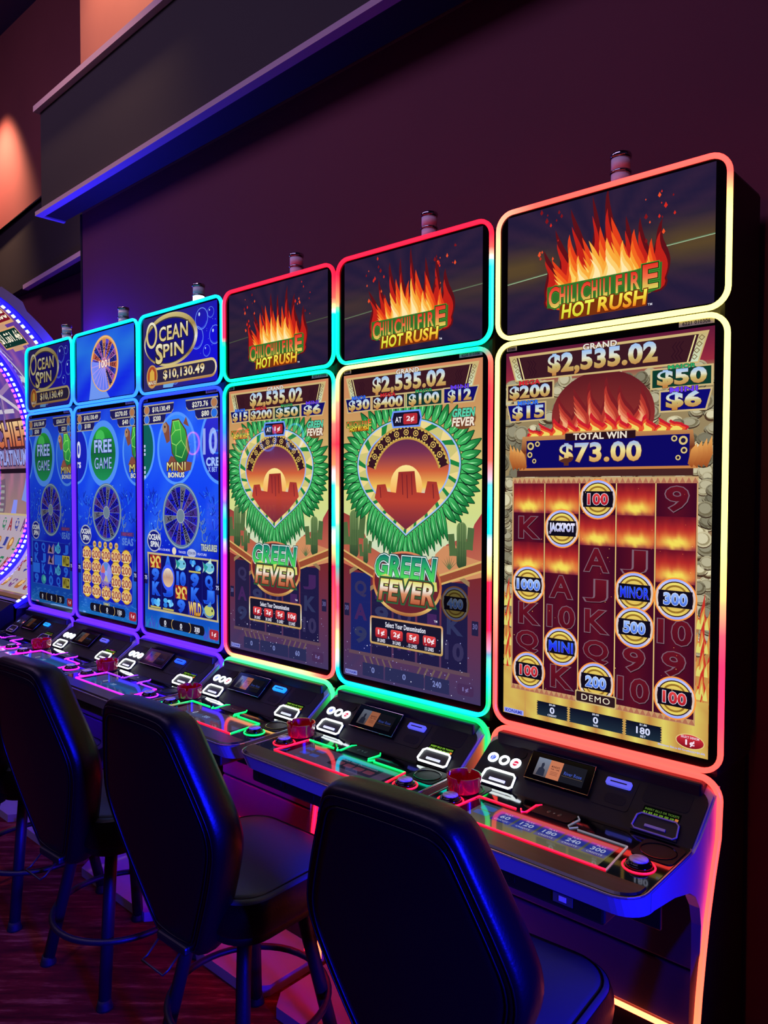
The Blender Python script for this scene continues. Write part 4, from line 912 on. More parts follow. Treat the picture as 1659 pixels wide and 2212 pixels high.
PURE = {}
def build_machine(name, label, xr, sx, C, up_art, low_art, deck_art, serial, opts):
    root = thing(name, label, 'slot machine', (xr - HW * sx, 0, 0), 0, 'slot machines along the wall')
    root.scale = (sx, 1, 1)
    # cabinet behind the displays and under the deck
    bm = bm_box(-.278, .278, .03, .265, .9, 2.245, .012); bm_box(-.264, .264, -.028, .265, .03, .905, .006, 2, bm)
    obj('cabinet', bm, 'cabinet', root)
    # two stacked displays
    for nm, z0, z1, sz0, sz1, sd, art in (('upper_display', 1.928, 2.262, 1.9435, 2.2435, C['upper'], up_art), ('lower_display', .919, 1.924, .9505, 1.8945, C['lower'], low_art)):
        d = obj(nm, plate(-HW + .010, HW - .010, z0 + .010, z1 - .010, .035, .004, .03), 'bezel', root)
        frame_led(d, -HW, HW, z0, z1, .042, sd)
        xs = -art.w / 200
        o = obj('screen', art.mesh('screen', lambda x, y, h: (xs + x / 100, .0035 - h, sz1 - y / 100)), 'screen', d)
        if nm == 'lower_display':
            b = bm_box(-.262, -.233, .0025, .0045, 1.8995, 1.9105); st = obj('barcode_sticker', b, 'sticker', d)
            bm = bmesh.new(); x = -.2595; rr_ = random.Random(3)
            while x < -.2365:
                w = rr_.choice((.0008, .0014)); bm_box(x, x + w, .0018, .0026, 1.9012, 1.9088, bm=bm); x += w + rr_.choice((.0008, .0013))
            # the bars are printed on the sticker: same part
            bars = obj('barcode_print', bm, 'ink', d); 
            obj('serial_sticker', bm_box(.187, .263, .0025, .0045, 1.9005, 1.9135), 'sticker', d)
            small_text(d, 'serial_print', serial, 0, 0, 6.0, .75, lambda x, y, z: (.225 + x / 100, .0022 - z, 1.907 - y / 100), 'ink_print', (24, 22, 60))
    # signal light on top
    sg = obj('signal_light', bm_lathe([(.024, 0), (.024, .028), (.0, .028)], 20, (0, .10, 2.245)), 'lamp_white', root, True)
    obj('light_segment', bm_lathe([(.023, .0), (.023, .032)], 20, (0, .10, 2.283)), 'lamp_on' if opts.get('lamp') else 'lamp_white', sg, True)
    obj('light_segment', bm_lathe([(.023, .0), (.023, .030)], 20, (0, .10, 2.322)), 'lamp_white', sg, True)
    for z, h in ((2.273, .010), (2.315, .007), (2.352, .012)):
        obj('chrome_band', bm_lathe([(.0245, 0), (.0262, h * .3), (.0262, h * .7), (.0245, h), (0, h)] if z > 2.34 else [(.0245, 0), (.0262, h * .3), (.0262, h * .7), (.0245, h)], 20, (0, .10, z)), 'chrome', sg, True)
    # silver surround with side cheeks
    tr = obj('console_trim', slope_prism([(-.284, .012), (-.262, -.014), (.262, -.014), (.284, .012), (.284, .155), (-.284, .155)], -.03, 0.0), 'silver', root)
    prof = [(.012, .895), (-.004, .884), (-.055, .846), (-.10, .816), (-.135, .800), (-.20, .799), (-.345, .799), (-.345, .764), (-.23, .745), (-.15, .722), (-.115, .700), (-.088, .665), (-.074, .62), (-.072, .55), (-.086, .30), (-.096, .06), (-.086, .06), (-.078, .30), (-.064, .50), (-.038, .66), (.008, .80)]
    for s_ in (-1, 1):
        bm = bm_prism(prof, lambda y, z: (s_ * .262, y, z), lambda y, z: (s_ * (.2885 - .0325 * max(0, .8 - z)), y, z))
        obj('side_cheek', bm, 'silver', root)
    # light strip over the console and down both sides
    P = []; Y = []
    zt, r, xo = .9110, .045, HW - .004
    n = 10
    for s_ in (-1, 1):
        seg = [(s_ * (xo - .026 * max(0, (.8 - z)) / .8), z, s_, 0) for z in [.07 + (zt - r - .07) * k / n for k in range(n + 1)]]
        arc = [(s_ * (xo - r + r * math.cos(a)), zt - r + r * math.sin(a), s_ * math.cos(a), math.sin(a)) for a in [PI / 2 * k / 7 for k in range(1, 7)]]
        if s_ < 0: P += seg + arc + [(-xo + r, zt, 0, 1)] + [(-xo + r + (2 * xo - 2 * r) * k / 12, zt, 0, 1) for k in range(1, 12)]
        else: P += [(xo - r, zt, 0, 1)] + arc[::-1] + seg[::-1]
    for p in P: Y.append(stops([(0, (-.10, 0, 0)), (.3, (-.09, 0, 0)), (.5, (-.076, 0, 0)), (.66, (-.05, 0, 0)), (.80, (-.004, 0, 0)), (1, (0, 0, 0))], p[1])[0])
    L = sum(1 for _ in P)
    cc = []
    for x, z, nx, nz in P:
        cc.append(stops(C['console'], max(0, min(1, (zt - z) / .8))) if z < zt - .001 else stops(C['console'], 0))
    obj('console_led', led_mesh('console_led', P, cc, False, .012, -.006, .006, Y), 'led', root)
    # dark sloping console with its fittings
    pan = [(-.281, .155), (-.281, .048)] + [(-.281 + .04 - .04 * math.cos(a), .008 + .035 - .035 * math.sin(a)) for a in [PI / 2 * k / 6 for k in range(7)]]
    pan = pan + [(-x, y) for x, y in pan[::-1]]
    con = obj('console', slope_prism(pan, -.02, .004), 'panel', root)
    H = .004
    ring_c = [(60, 90, 240), (120, 124, 130), (226, 30, 70)]
    for k in range(3):
        u = -.248 + .0335 * k; c = sl(u, .073, H)
        lit = opts.get('rings', True)
        pts = [sl(u + .0115 * math.cos(q), .073 + .0115 * math.sin(q), H + .001) for q in [2 * PI * i / 20 for i in range(20)]]
        if lit: b = tube_led('icon_button', pts, .0034, (238, 242, 250), con, True, 'led', 6)
        else: b = tube_led('icon_button', pts, .002, (20, 22, 30), con, True, 'led', 6)
        a = Art(40, 40); a.ell(20, 20, 9, 9, ring_c[k] if lit else [(20, 60, 220), (20, 20, 24), (200, 40, 50)][k], 20); a.up()
        if k == 0: a.rect(16, 14, 18.5, 26, (220, 230, 255)); a.rect(20.5, 14, 24, 16.5, (220, 230, 255)); a.rect(20.5, 14, 22, 26, (170, 200, 255))
        if k == 1: a.ell(20, 20, 8, 8, (60, 60, 64) if lit else (16, 16, 18), 18)
        if k == 2: a.rect(12, 18.2, 28, 21.8, (255, 225, 235))
        obj('icon_face', a.mesh('icon_face', lambda x, y, h: sl(u + (x - 20) / 1000, .073 + (y - 20) / 1000, H + .0005 + h)), 'screen', con)
    # ticket slot and bill acceptor, framed
    for nm, u0, u1, v0, v1, lit in (('ticket_slot', -.243, -.157, .110, .149, opts.get('ticket', True)), ('bill_acceptor', .154, .245, .108, .147, opts.get('bill', True))):
        tw = .008
        pts = [sl(u0 + tw, v0, .012), sl(u1 - tw, v0, .012), sl(u1, v0 + .007, .012), sl(u1 + .003, v1 - .006, .010), sl(u1 - .004, v1, .010), sl(u0 + .004, v1, .010), sl(u0 - .003, v1 - .006, .010), sl(u0, v0 + .007, .012)]
        bz = obj(nm, slope_prism([(u0 - .004, v1 + .003), (u0, v0 - .002), (u1, v0 - .002), (u1 + .004, v1 + .003)], 0, .009), 'black', con)
        bz.parent = con
        if lit: tube_led(nm + '_light', pts, .0028, (240, 246, 244), con, True)
        else: obj(nm + '_frame', bm_tube(pts, .0020, 6, True), 'silver', con)
        obj('slot_lip', bm_box(-.5, .5, -.5, .5, -.5, .5), 'silver' if not lit else 'white_dim', con).matrix_local = Matrix.Translation(sl((u0 + u1) / 2, v0 + .026, .010)) @ Matrix.Rotation(math.atan2(.568, .823), 4, 'X') @ Matrix.Diagonal((.045, .006, .004, 1))
    # player tracking screen
    fr = obj('player_display', slope_prism([(-.148, .028), (.022, .028), (.034, .108), (-.136, .108)], 0, .014), 'bezel', con)
    edge = [sl(-.148, .028, .0145), sl(.022, .028, .0145), sl(.034, .108, .0145), sl(-.136, .108, .0145)]
    obj('display_edge', bm_tube(edge, .0012, 5, True), 'chrome', con)
    a = Art(130, 52); k = opts.get('pd', 1.0); D = lambda c: tuple(v * k for v in c)
    a.rect(0, 0, 130, 52, D((26, 26, 34))); a.up(); a.rect(0, 0, 34, 52, [(0, D((120, 130, 150))), (1, D((90, 80, 84)))]); a.rect(34, 0, 68, 52, D((196, 118, 84))); a.up()
    a.poly([(6, 50), (9, 30), (14, 26), (13, 16), (18, 12), (21, 18), (20, 27), (26, 32), (28, 50)], D((40, 44, 62))); a.up()
    a.text('MONDAYS', 51, 17, 22, 5, D((70, 34, 34)), .02); a.text('9AM - 10PM', 51, 24, 22, 3.5, D((90, 44, 38)), .02)
    for q in range(3): a.rect(41, 31 + q * 4, 61, 32.4 + q * 4, D((140, 80, 60)))
    a.text('River Rose', 99, 26, 46, 9, D((60, 80, 170)), .02); a.rect(72, 34, 126, 34.8, D((110, 90, 70)))
    obj('player_screen', a.mesh('player_screen', lambda x, y, h: sl(-.124 + x / 1000 + y / 8000, .042 + y / 1000, .0145 + h)), 'dim_screen' if not opts.get('pdb') else 'screen', con)
    # card reader
    cr = opts.get('card', (116, 120, 236))
    c = obj('card_reader', slope_prism(rrect(.056, .116, .042, .060, .004, 3), 0, .012), opts.get('card_m', 'card_dim'), con)
    obj('card_slot', slope_prism(rrect(.066, .106, .0495, .0525, .001, 2), .011, .0126), 'ink', con)
    obj('reader_plate', slope_prism(rrect(.038, .128, .030, .115, .008, 4), 0, .0052), 'panel', con)
    for nm, u0, u1, v0, v1 in (('speaker_grille', .066, .116, .078, .104), ('speaker_grille', .146, .250, .026, .076), ('speaker_grille', -.20, -.165, .03, .055)):
        obj(nm, slope_prism(rrect(u0, u1, v0, v1, .01, 4), .003, .0057 if u0 < .1 else .0047), 'grille', con)
    obj('badge', slope_prism([(-.058, .022), (.0, .022), (.0, .026), (-.058, .026)], 0, .0055), 'badge', con)
    # bill indicator lights
    a = Art(90, 24); rr_ = random.Random(9)
    a.rect(0, 0, 90, 24, (6, 8, 6)); a.up()
    g = (150, 214, 60)
    a.text('INSERT BILLS OR TICKETS', 45, 8, 82, 5.5, g if opts.get('bill', True) is not False else (110, 150, 60), .02)
    for q in range(6): a.text(('$1', '$5', '$10', '$20', '$50', '$100')[q], 7 + q * 13, 18, 9, 6, g, .03)
    a.rect(79, 14, 87, 21, (250, 150, 70))
    obj('bill_indicator', a.mesh('bill_indicator', lambda x, y, h: sl(.158 + x / 1100, .083 + y / 1100, .0048 + h)), 'screen' if opts.get('bill', True) else 'dim_screen', con)
    # deck
    out = rrect(-.286, .286, -.41, -.10, .055, 7)
    dk = obj('deck', bm_prism(out, lambda x, y: (x, y + (.02 if y < -.3 else 0), .760), lambda x, y: (x, y, .802)), 'silver', root)
    obj('deck_edge', bm_tube([(x * .997, y + .0006, .8035) for x, y in out], .0024, 6, True), 'chrome_soft', dk)
    obj('deck_top', bm_prism(rrect(-.281, .281, -.405, -.10, .05, 7), lambda x, y: (x, y, .80), lambda x, y: (x, y, .8045)), 'deck', dk)
    arm = [p for p in rrect(-.279, .279, -.403, -.10, .048, 7) if p[1] < -.35]; arm = [(-.279, -.345)] + arm + [(.279, -.345)]
    obj('armrest', bm_prism(arm, lambda x, y: (x, y, .804), lambda x, y: (x * .99, -.372 + (y + .372) * (.86 if y < -.36 else .98), .8085)), 'armrest', dk)
    obj('touch_screen', deck_art.mesh('touch_screen', lambda x, y, h: (-.165 + x / 1000, -.225 - y / 1000, .8047 + h)), 'dim_screen', dk)
    z = .8058; q = C['deck']
    def rot_cols(n, a, b): return [mix(a, b, i / max(1, n - 1)) for i in range(n)]
    # x -.20..+.19, y -.33..-.21
    LL, TL, TR, BR = (-.204, -.331), (-.194, -.207), (.180, -.212), (.191, -.331)
    def seg(a, b, n=8): return [(a[0] + (b[0] - a[0]) * i / n, a[1] + (b[1] - a[1]) * i / n, z) for i in range(n + 1)]
    def lerp2(a, b, t): return (a[0] + (b[0] - a[0]) * t, a[1] + (b[1] - a[1]) * t)
    tube_led('deck_led', seg(LL, BR, 12), .0021, rot_cols(13, q['front'][0], q['front'][1]), dk)
    tube_led('deck_led', seg(LL, TL), .0021, rot_cols(9, q['left'][0], q['left'][1]), dk)
    tube_led('deck_led', seg(BR, TR), .0021, rot_cols(9, q['right'][0], q['right'][1]), dk)
    tube_led('deck_led', seg(TL, (-.09, -.208), 5), .0021, q['back'], dk); tube_led('deck_led', seg((.067, -.211), TR, 5), .0021, q['back'] if not opts.get('halfdeck') else (90, 90, 96), dk)
    tube_led('deck_led', [(-.082, -.200, z), (-.072, -.214, z), (-.064, -.205, z), (-.066, -.160, z), (-.056, -.150, z)], .0018, q['back'], dk)
    tube_led('deck_led', [(.062, -.200, z), (.050, -.216, z), (.042, -.206, z), (.046, -.162, z), (.036, -.150, z)], .0018, q['back'] if not opts.get('halfdeck') else (90, 90, 96), dk)
    ch = obj('phone_charger', bm_prism(rrect(-.058, .036, -.198, -.146, .01, 3), lambda x, y: (x, y, .8043), lambda x, y: (x, y, .8062)), 'panel', dk)
    a = Art(60, 20)
    for k_ in (0, 1, 2):
        a.ring(22, 10, 4 + 2.5 * k_, 4 + 2.5 * k_, .7, (90, 90, 90), 10, 120, 240); a.ring(38, 10, 4 + 2.5 * k_, 4 + 2.5 * k_, .7, (90, 90, 90), 10, -60, 60)
    a.poly([(31, 5), (27, 11), (30, 11), (29, 15), (33, 9), (30, 9)], (110, 110, 110))
    obj('charge_symbol', a.mesh('charge_symbol', lambda x, y, h: (-.042 + x / 1000, -.162 - y / 1000, .8063 + h)), 'dim_screen', dk)
    for s_ in (-1, 1):
        bx, by = s_ * .231, -.272
        pb = obj('play_button', bm_lathe([(.026, 0), (.026, .006), (.0245, .0085), (.0215, .0088), (.0205, .012), (.019, .0135), (0, .0138)], 28, (bx, by, .8045)), 'bezel', dk, True)
        obj('button_cap', bm_lathe([(.0185, .0125), (.0182, .0152), (.0165, .0162), (0, .0166)], 26, (bx, by, .8045)), 'cap', dk, True)
        tube_led('button_ring', [(bx + .031 * math.cos(2 * PI * k_ / 28), by + .031 * math.sin(2 * PI * k_ / 28), .8052) for k_ in range(28)], .0019, q['btn'], dk, True)
        obj('coaster', bm_prism(rrect(s_ * .236 - .043, s_ * .236 + .043, -.232, -.146, .012, 4), lambda x, y: (x, y, .8040), lambda x, y: (x, y, .8062)), 'panel', dk)
        obj('coaster_ring', bm_tube([(s_ * .236 + .036 * math.cos(2 * PI * k_ / 26), -.189 + .034 * math.sin(2 * PI * k_ / 26), .8064) for k_ in range(26)], .0016, 6, True), 'bezel', dk)
    # under the deck
    bm = bm_box(-.235, .215, -.385, -.20, .725, .762, .006); bm_box(-.25, .25, -.208, -.20, .655, .762, .001, 1, bm)  # tray, plus an unseen plate added to keep under-deck light off the seats
    und = obj('under_tray_baffle', bm, 'black', root)
    obj('usb_port', bm_box(.108, .150, -.3865, -.384, .737, .756), 'port', und); obj('usb_socket', bm_box(.121, .137, -.3872, -.386, .742, .752), 'sticker', und)
    obj('vent', bm_box(-.09, .02, -.3865, -.384, .740, .752), 'grille', und)
    obj('vent', bm_box(-.20, -.11, -.3865, -.384, .740, .752), 'grille', und)
    if C.get('under'): tube_led('under_led', [(-.24 + .30 * i / 6, -.165, .742) for i in range(7)], .006, C['under'], und, m='led_under')
    # lower cabinet front
    obj('door_panel', bm_box(-.260, .260, -.036, .03, .492, .80, .004), 'door', root)
    obj('door_panel', bm_box(-.260, .260, -.036, .03, .352, .484, .004), 'door', root)
    obj('kick_panel', bm_box(-.260, .260, -.016, .03, .05, .335, .004), 'door', root)
    tube_led('base_led', [(-.258 + .516 * i / 10, -.036, .342) for i in range(11)], .006, stops(C['console'], .7), root, m='led_base')
    ft = [(-.235, -.30), (.235, -.30), (.275, -.25), (.275, .26), (-.275, .26), (-.275, -.25)]
    obj('foot_plate', bm_prism(ft, lambda x, y: (x, y, 0.0), lambda x, y: (x, y, .034)), 'footplate', root)
    return root
def grille_mat():
    m = mat('grille', (8, 8, 9), .6, spec=.25); nt = m.node_tree; b = nt.nodes['Principled BSDF']
    tc = nt.nodes.new('ShaderNodeTexCoord'); mp = nt.nodes.new('ShaderNodeMapping'); mp.inputs['Scale'].default_value = (230, 230, 230)
    v = nt.nodes.new('ShaderNodeTexVoronoi'); v.inputs['Scale'].default_value = 1.0; v.inputs['Randomness'].default_value = 0.0
    cr = nt.nodes.new('ShaderNodeValToRGB'); cr.color_ramp.elements[0].position = .28; cr.color_ramp.elements[1].position = .36
    cr.color_ramp.elements[0].color = (0.001, .001, .001, 1); cr.color_ramp.elements[1].color = lin((9, 9, 10)) + (1,)
    nt.links.new(tc.outputs['Object'], mp.inputs['Vector']); nt.links.new(mp.outputs['Vector'], v.inputs['Vector']); nt.links.new(v.outputs['Distance'], cr.inputs['Fac']); nt.links.new(cr.outputs['Color'], b.inputs['Base Color'])
grille_mat()
mat('led_under', (60, 60, 60), .4, attr=True, es=75.0)
mat('led_base', (60, 60, 60), .4, attr=True, es=9.0)
mat('ink_print', (24, 22, 60), .7)
mat('white_dim', (200, 204, 206), .3, emis=(220, 230, 235), es=.9)
mat('badge', (96, 78, 52), .4, .6)
mat('cap', (225, 220, 230), .35, .0, noise=(60, (170, 164, 176), (1, 3, 1)))
mat('chrome_soft', (200, 196, 202), .25, .9)
mat('port', (70, 68, 74), .5)
mat('card_dim', (96, 100, 196), .3, emis=(96, 100, 226), es=.75)
mat('card_lit', (30, 120, 255), .3, emis=(24, 140, 255), es=1.6)
mat('card_blue', (30, 70, 255), .3, emis=(30, 90, 255), es=1.3)

def deck_play():
    a = Art(335, 100, 2)
    a.rect(0, 0, 335, 100, [(0, (60, 84, 100)), (.5, (90, 96, 96)), (1, (130, 120, 84))]); a.up()
    for k, t in enumerate(('60', '120', '180', '240', '300')):
        x = 82 + k * 56; a.rect(x - 25, 14, x + 25, 66, [(0, (50, 70, 190)), (1, (34, 50, 160))]); a.up()
        a.text('PLAY', x, 22, 20, 6, (190, 200, 250), .02); a.text(t, x, 38, 30 if len(t) > 2 else 22, 15, (200, 210, 255), .03); a.text('CREDITS', x, 56, 34, 7, (180, 190, 245), .02)
    for k in range(2): a.rr(8, 12 + k * 28, 46, 34 + k * 28, 5, (70, 110, 190)); a.up()
    return a
def deck_idle(tint, kind):
    a = Art(335, 100, 3)
    a.rect(0, 0, 335, 100, tint); a.up()
    if kind == 'den':
        a.rr(140, 16, 300, 76, 6, (40, 36, 56)); a.up(); a.text('Select Your Denomination', 220, 26, 130, 9, (150, 150, 190), .01)
        for k in range(4): a.rr(152 + k * 36, 40, 182 + k * 36, 62, 5, (120, 60, 80)); a.up()
        for x, y in ((30, 30), (70, 26), (40, 62), (76, 60)): a.rr(x - 15, y - 9, x + 15, y + 9, 4, (70, 90, 190)); a.up()
    else:
        a.text('0', 90, 50, 10, 22, (200, 210, 240), .03); a.text('300', 160, 56, 26, 16, (160, 180, 230), .03)
        for k in range(6): a.line([(20 + k * 50, 0), (30 + k * 50, 100)], 1.2, (70, 110, 190))
    return a

RED, SAL, PNK, CRM, ORA = (255, 26, 60), (255, 92, 78), (255, 50, 96), (255, 236, 160), (255, 150, 90)
CYA, AQU, GRN, MIN = (0, 226, 244), (0, 226, 190), (0, 236, 120), (70, 226, 150)
BLU, LBL, VIO, MAG = (40, 70, 255), (50, 140, 255), (92, 34, 255), (236, 40, 240)
def const(c): return [(0, c), (1, c)]
C0 = dict(upper=dict(top=[(0, (255, 150, 120)), (.15, SAL), (1, (255, 96, 84))], right=[(0, (255, 96, 84)), (.18, (255, 200, 130)), (.35, CRM), (1, CRM)], bottom=const(CRM), left=[(0, (255, 180, 140)), (.4, CRM), (1, CRM)]),
          lower=dict(top=const(CRM), right=[(0, CRM), (.5, (250, 244, 150)), (.62, (255, 200, 120)), (.74, PNK), (.9, PNK), (1, SAL)], bottom=const(SAL), left=[(0, CRM), (.6, (255, 226, 150)), (.85, SAL), (1, SAL)]),
          console=[(0, SAL), (.25, SAL), (.6, (255, 130, 84)), (1, (255, 176, 110))], deck=dict(front=(RED, RED), left=(RED, RED), right=((120, 90, 90), (130, 110, 110)), back=RED, btn=RED))
C1 = dict(upper=dict(top=[(0, RED), (1, RED)], right=[(0, RED), (.16, SAL), (.24, (240, 226, 190)), (.32, CYA), (1, AQU)], bottom=const(AQU), left=[(0, RED), (.35, ORA), (.5, AQU), (1, AQU)]),
          lower=dict(top=[(0, CRM), (.5, (200, 250, 170)), (1, AQU)], right=[(0, SAL), (.1, RED), (.3, SAL), (.38, CYA), (.52, CYA), (.57, CRM), (.62, RED), (.82, RED), (.88, CYA), (1, GRN)], bottom=[(0, CYA), (.5, AQU), (1, CYA)], left=[(0, CRM), (.2, RED), (.42, CRM), (.6, AQU), (.75, RED), (.92, CRM), (1, CYA)]),
          console=[(0, GRN), (.12, GRN), (.3, RED), (1, ORA)], deck=dict(front=(RED, RED), left=(RED, RED), right=(RED, RED), back=GRN, btn=RED))
C2 = dict(upper=dict(top=const(RED), right=[(0, RED), (.3, SAL), (.42, CRM), (.5, CYA), (1, AQU)], bottom=const(AQU), left=[(0, PNK), (.5, PNK), (.6, AQU), (1, AQU)]),
          lower=dict(top=const(AQU), right=[(0, AQU), (.1, CRM), (.18, RED), (.3, ORA), (.36, CYA), (.5, CYA), (.56, CRM), (.64, RED), (.82, SAL), (1, SAL)], bottom=[(0, (255, 190, 130)), (.8, CRM), (1, SAL)], left=[(0, AQU), (.15, LBL), (.27, MAG), (.4, MAG), (.47, CYA), (.56, CYA), (.64, MAG), (1, PNK)]),
          console=[(0, MIN), (.12, MIN), (.3, RED), (1, RED)], deck=dict(front=(RED, RED), left=((255, 90, 60), GRN), right=(GRN, GRN), back=GRN, btn=GRN))
C3 = dict(upper=dict(top=const(CYA), right=const(CYA), bottom=const(LBL), left=[(0, CYA), (.7, CYA), (1, LBL)]),
          lower=dict(top=const(BLU), right=[(0, BLU), (.35, VIO), (.8, VIO), (1, VIO)], bottom=const(VIO), left=[(0, BLU), (.4, VIO), (1, VIO)]),
          console=[(0, VIO), (1, VIO)], deck=dict(front=(MAG, (220, 50, 255)), left=(MAG, (200, 60, 255)), right=(MAG, MAG), back=(170, 60, 255), btn=(200, 50, 255)))
C4 = dict(upper=dict(top=const(CYA), right=[(0, CYA), (.7, CYA), (1, LBL)], bottom=const(LBL), left=[(0, CYA), (.6, CYA), (1, LBL)]),
          lower=dict(top=const(LBL), right=[(0, LBL), (.3, VIO), (1, VIO)], bottom=const(VIO), left=[(0, LBL), (.3, VIO), (1, VIO)]),
          console=[(0, VIO), (1, VIO)], deck=dict(front=(MAG, MAG), left=(MAG, MAG), right=(MAG, MAG), back=(200, 50, 255), btn=MAG))
C1['under'] = (255, 16, 70); C2['under'] = (255, 16, 60); C3['under'] = C4['under'] = (110, 20, 255)
C5 = dict(C4)
OT = ('$10,130.49',)
build_machine('slot_machine', 'slot machine with salmon and cream light strips showing TOTAL WIN $73.00', 0.0, 1, C0, art_fire_upper(11), art_fire_play(), deck_play(), '6221 010306',
              dict(bill=False, halfdeck=True, card_m='card_dim', pdb=True))
build_machine('slot_machine', 'slot machine with green console strip, Green Fever screen and AT 2 cent sign', -.6035, 1, C1, art_fire_upper(12, .5), art_green(('$30', '$400', '$100', '$12'), '2\u00a2', '240', 21), deck_idle((84, 70, 96), 'den'), '6220 010306',
              dict(card_m='card_dim'))
build_machine('slot_machine', 'slot machine with red top strip, Green Fever screen and AT 1 cent sign', -1.2035, 1, C2, art_fire_upper(13, .2), art_green(('$15', '$200', '$50', '$6'), '1\u00a2', '60', 22), deck_idle((90, 74, 92), 'sea'), '6219 010306', dict(card_m='card_lit'))
build_machine('slot_machine', 'cyan-edged ocean slot machine with a green turtle on the screen and lit signal lamp', -1.801, 1, C3, art_ocean_upper(), art_ocean_lower('turtle', OT + ('$200', '$273.76', '$80')), deck_idle((50, 84, 150), 'sea'), '6218 010306', dict(card_m='card_blue', lamp=True, pd=.6))
build_machine('slot_machine', 'cyan-edged ocean slot machine with rows of gold 200 coins on its screen', -2.3985, 1, C4, art_wheel_upper(), art_ocean_lower('coins', OT + ('$100', '$270.05', '$40'), .95, '150', 6), deck_idle((46, 90, 150), 'sea'), '6217 010306', dict(card_m='card_dim', pd=.7))
build_machine('slot_machine', 'dimmest cyan-edged ocean slot machine at the far end of the straight row', -2.9985, .88, C5, art_ocean_upper(.72, 5), art_ocean_lower('wild', OT + ('$50', '$360.37', '$20'), .78, '75', 7), deck_idle((60, 60, 120), 'sea'), '6216 010306', dict(card_m='card_lit', rings=False, ticket=False, bill=False, pd=.5))
# ---------------------------------------------------------------- ashtrays
def make_ashtray():
    seg = 64; rings = []
    def notch(k):                                             # four rests cut into the rim
        a = (k / seg * 4 + .1) % 1.0
        return 1.0 if a < .16 else 0.0
    prof = [(.034, 0.0, 0), (.0385, .003, 0), (.0425, .036, 1), (.0425, .040, 1), (.0395, .040, 1), (.038, .036, 1), (.035, .008, 0), (0.001, .006, 0)]
    for r, z, top in prof:
        rings.append([(r * math.cos(2 * PI * k / seg), r * math.sin(2 * PI * k / seg), z - ((.010) * notch(k) if top else 0)) for k in range(seg)])
    return bm_loft(rings)
ash = [(-.537, -.205, .35), (-1.139, -.200, .1), (-1.737, -.190, .8), (-2.325, -.188, .5), (-2.938, -.186, 1.2)]
who = ['nearest machine, largest of them', 'the machine showing AT 2 cents', 'machine below the AT 1 cent screen', 'the turtle screen machine', 'the gold coin screen machine']
ame = None
for (x, y, r), w_ in zip(ash, who):
    if ame is None: o = obj('ashtray', make_ashtray(), 'ashtray'); ame = o.data
    else: o = bpy.data.objects.new('ashtray', ame); COL.objects.link(o)
    o.location = (x, y, .8066); o.rotation_euler = (0, 0, r)
    tag(o, 'red plastic notched ashtray on the deck of ' + w_, 'ashtray', 'red ashtrays on the decks')

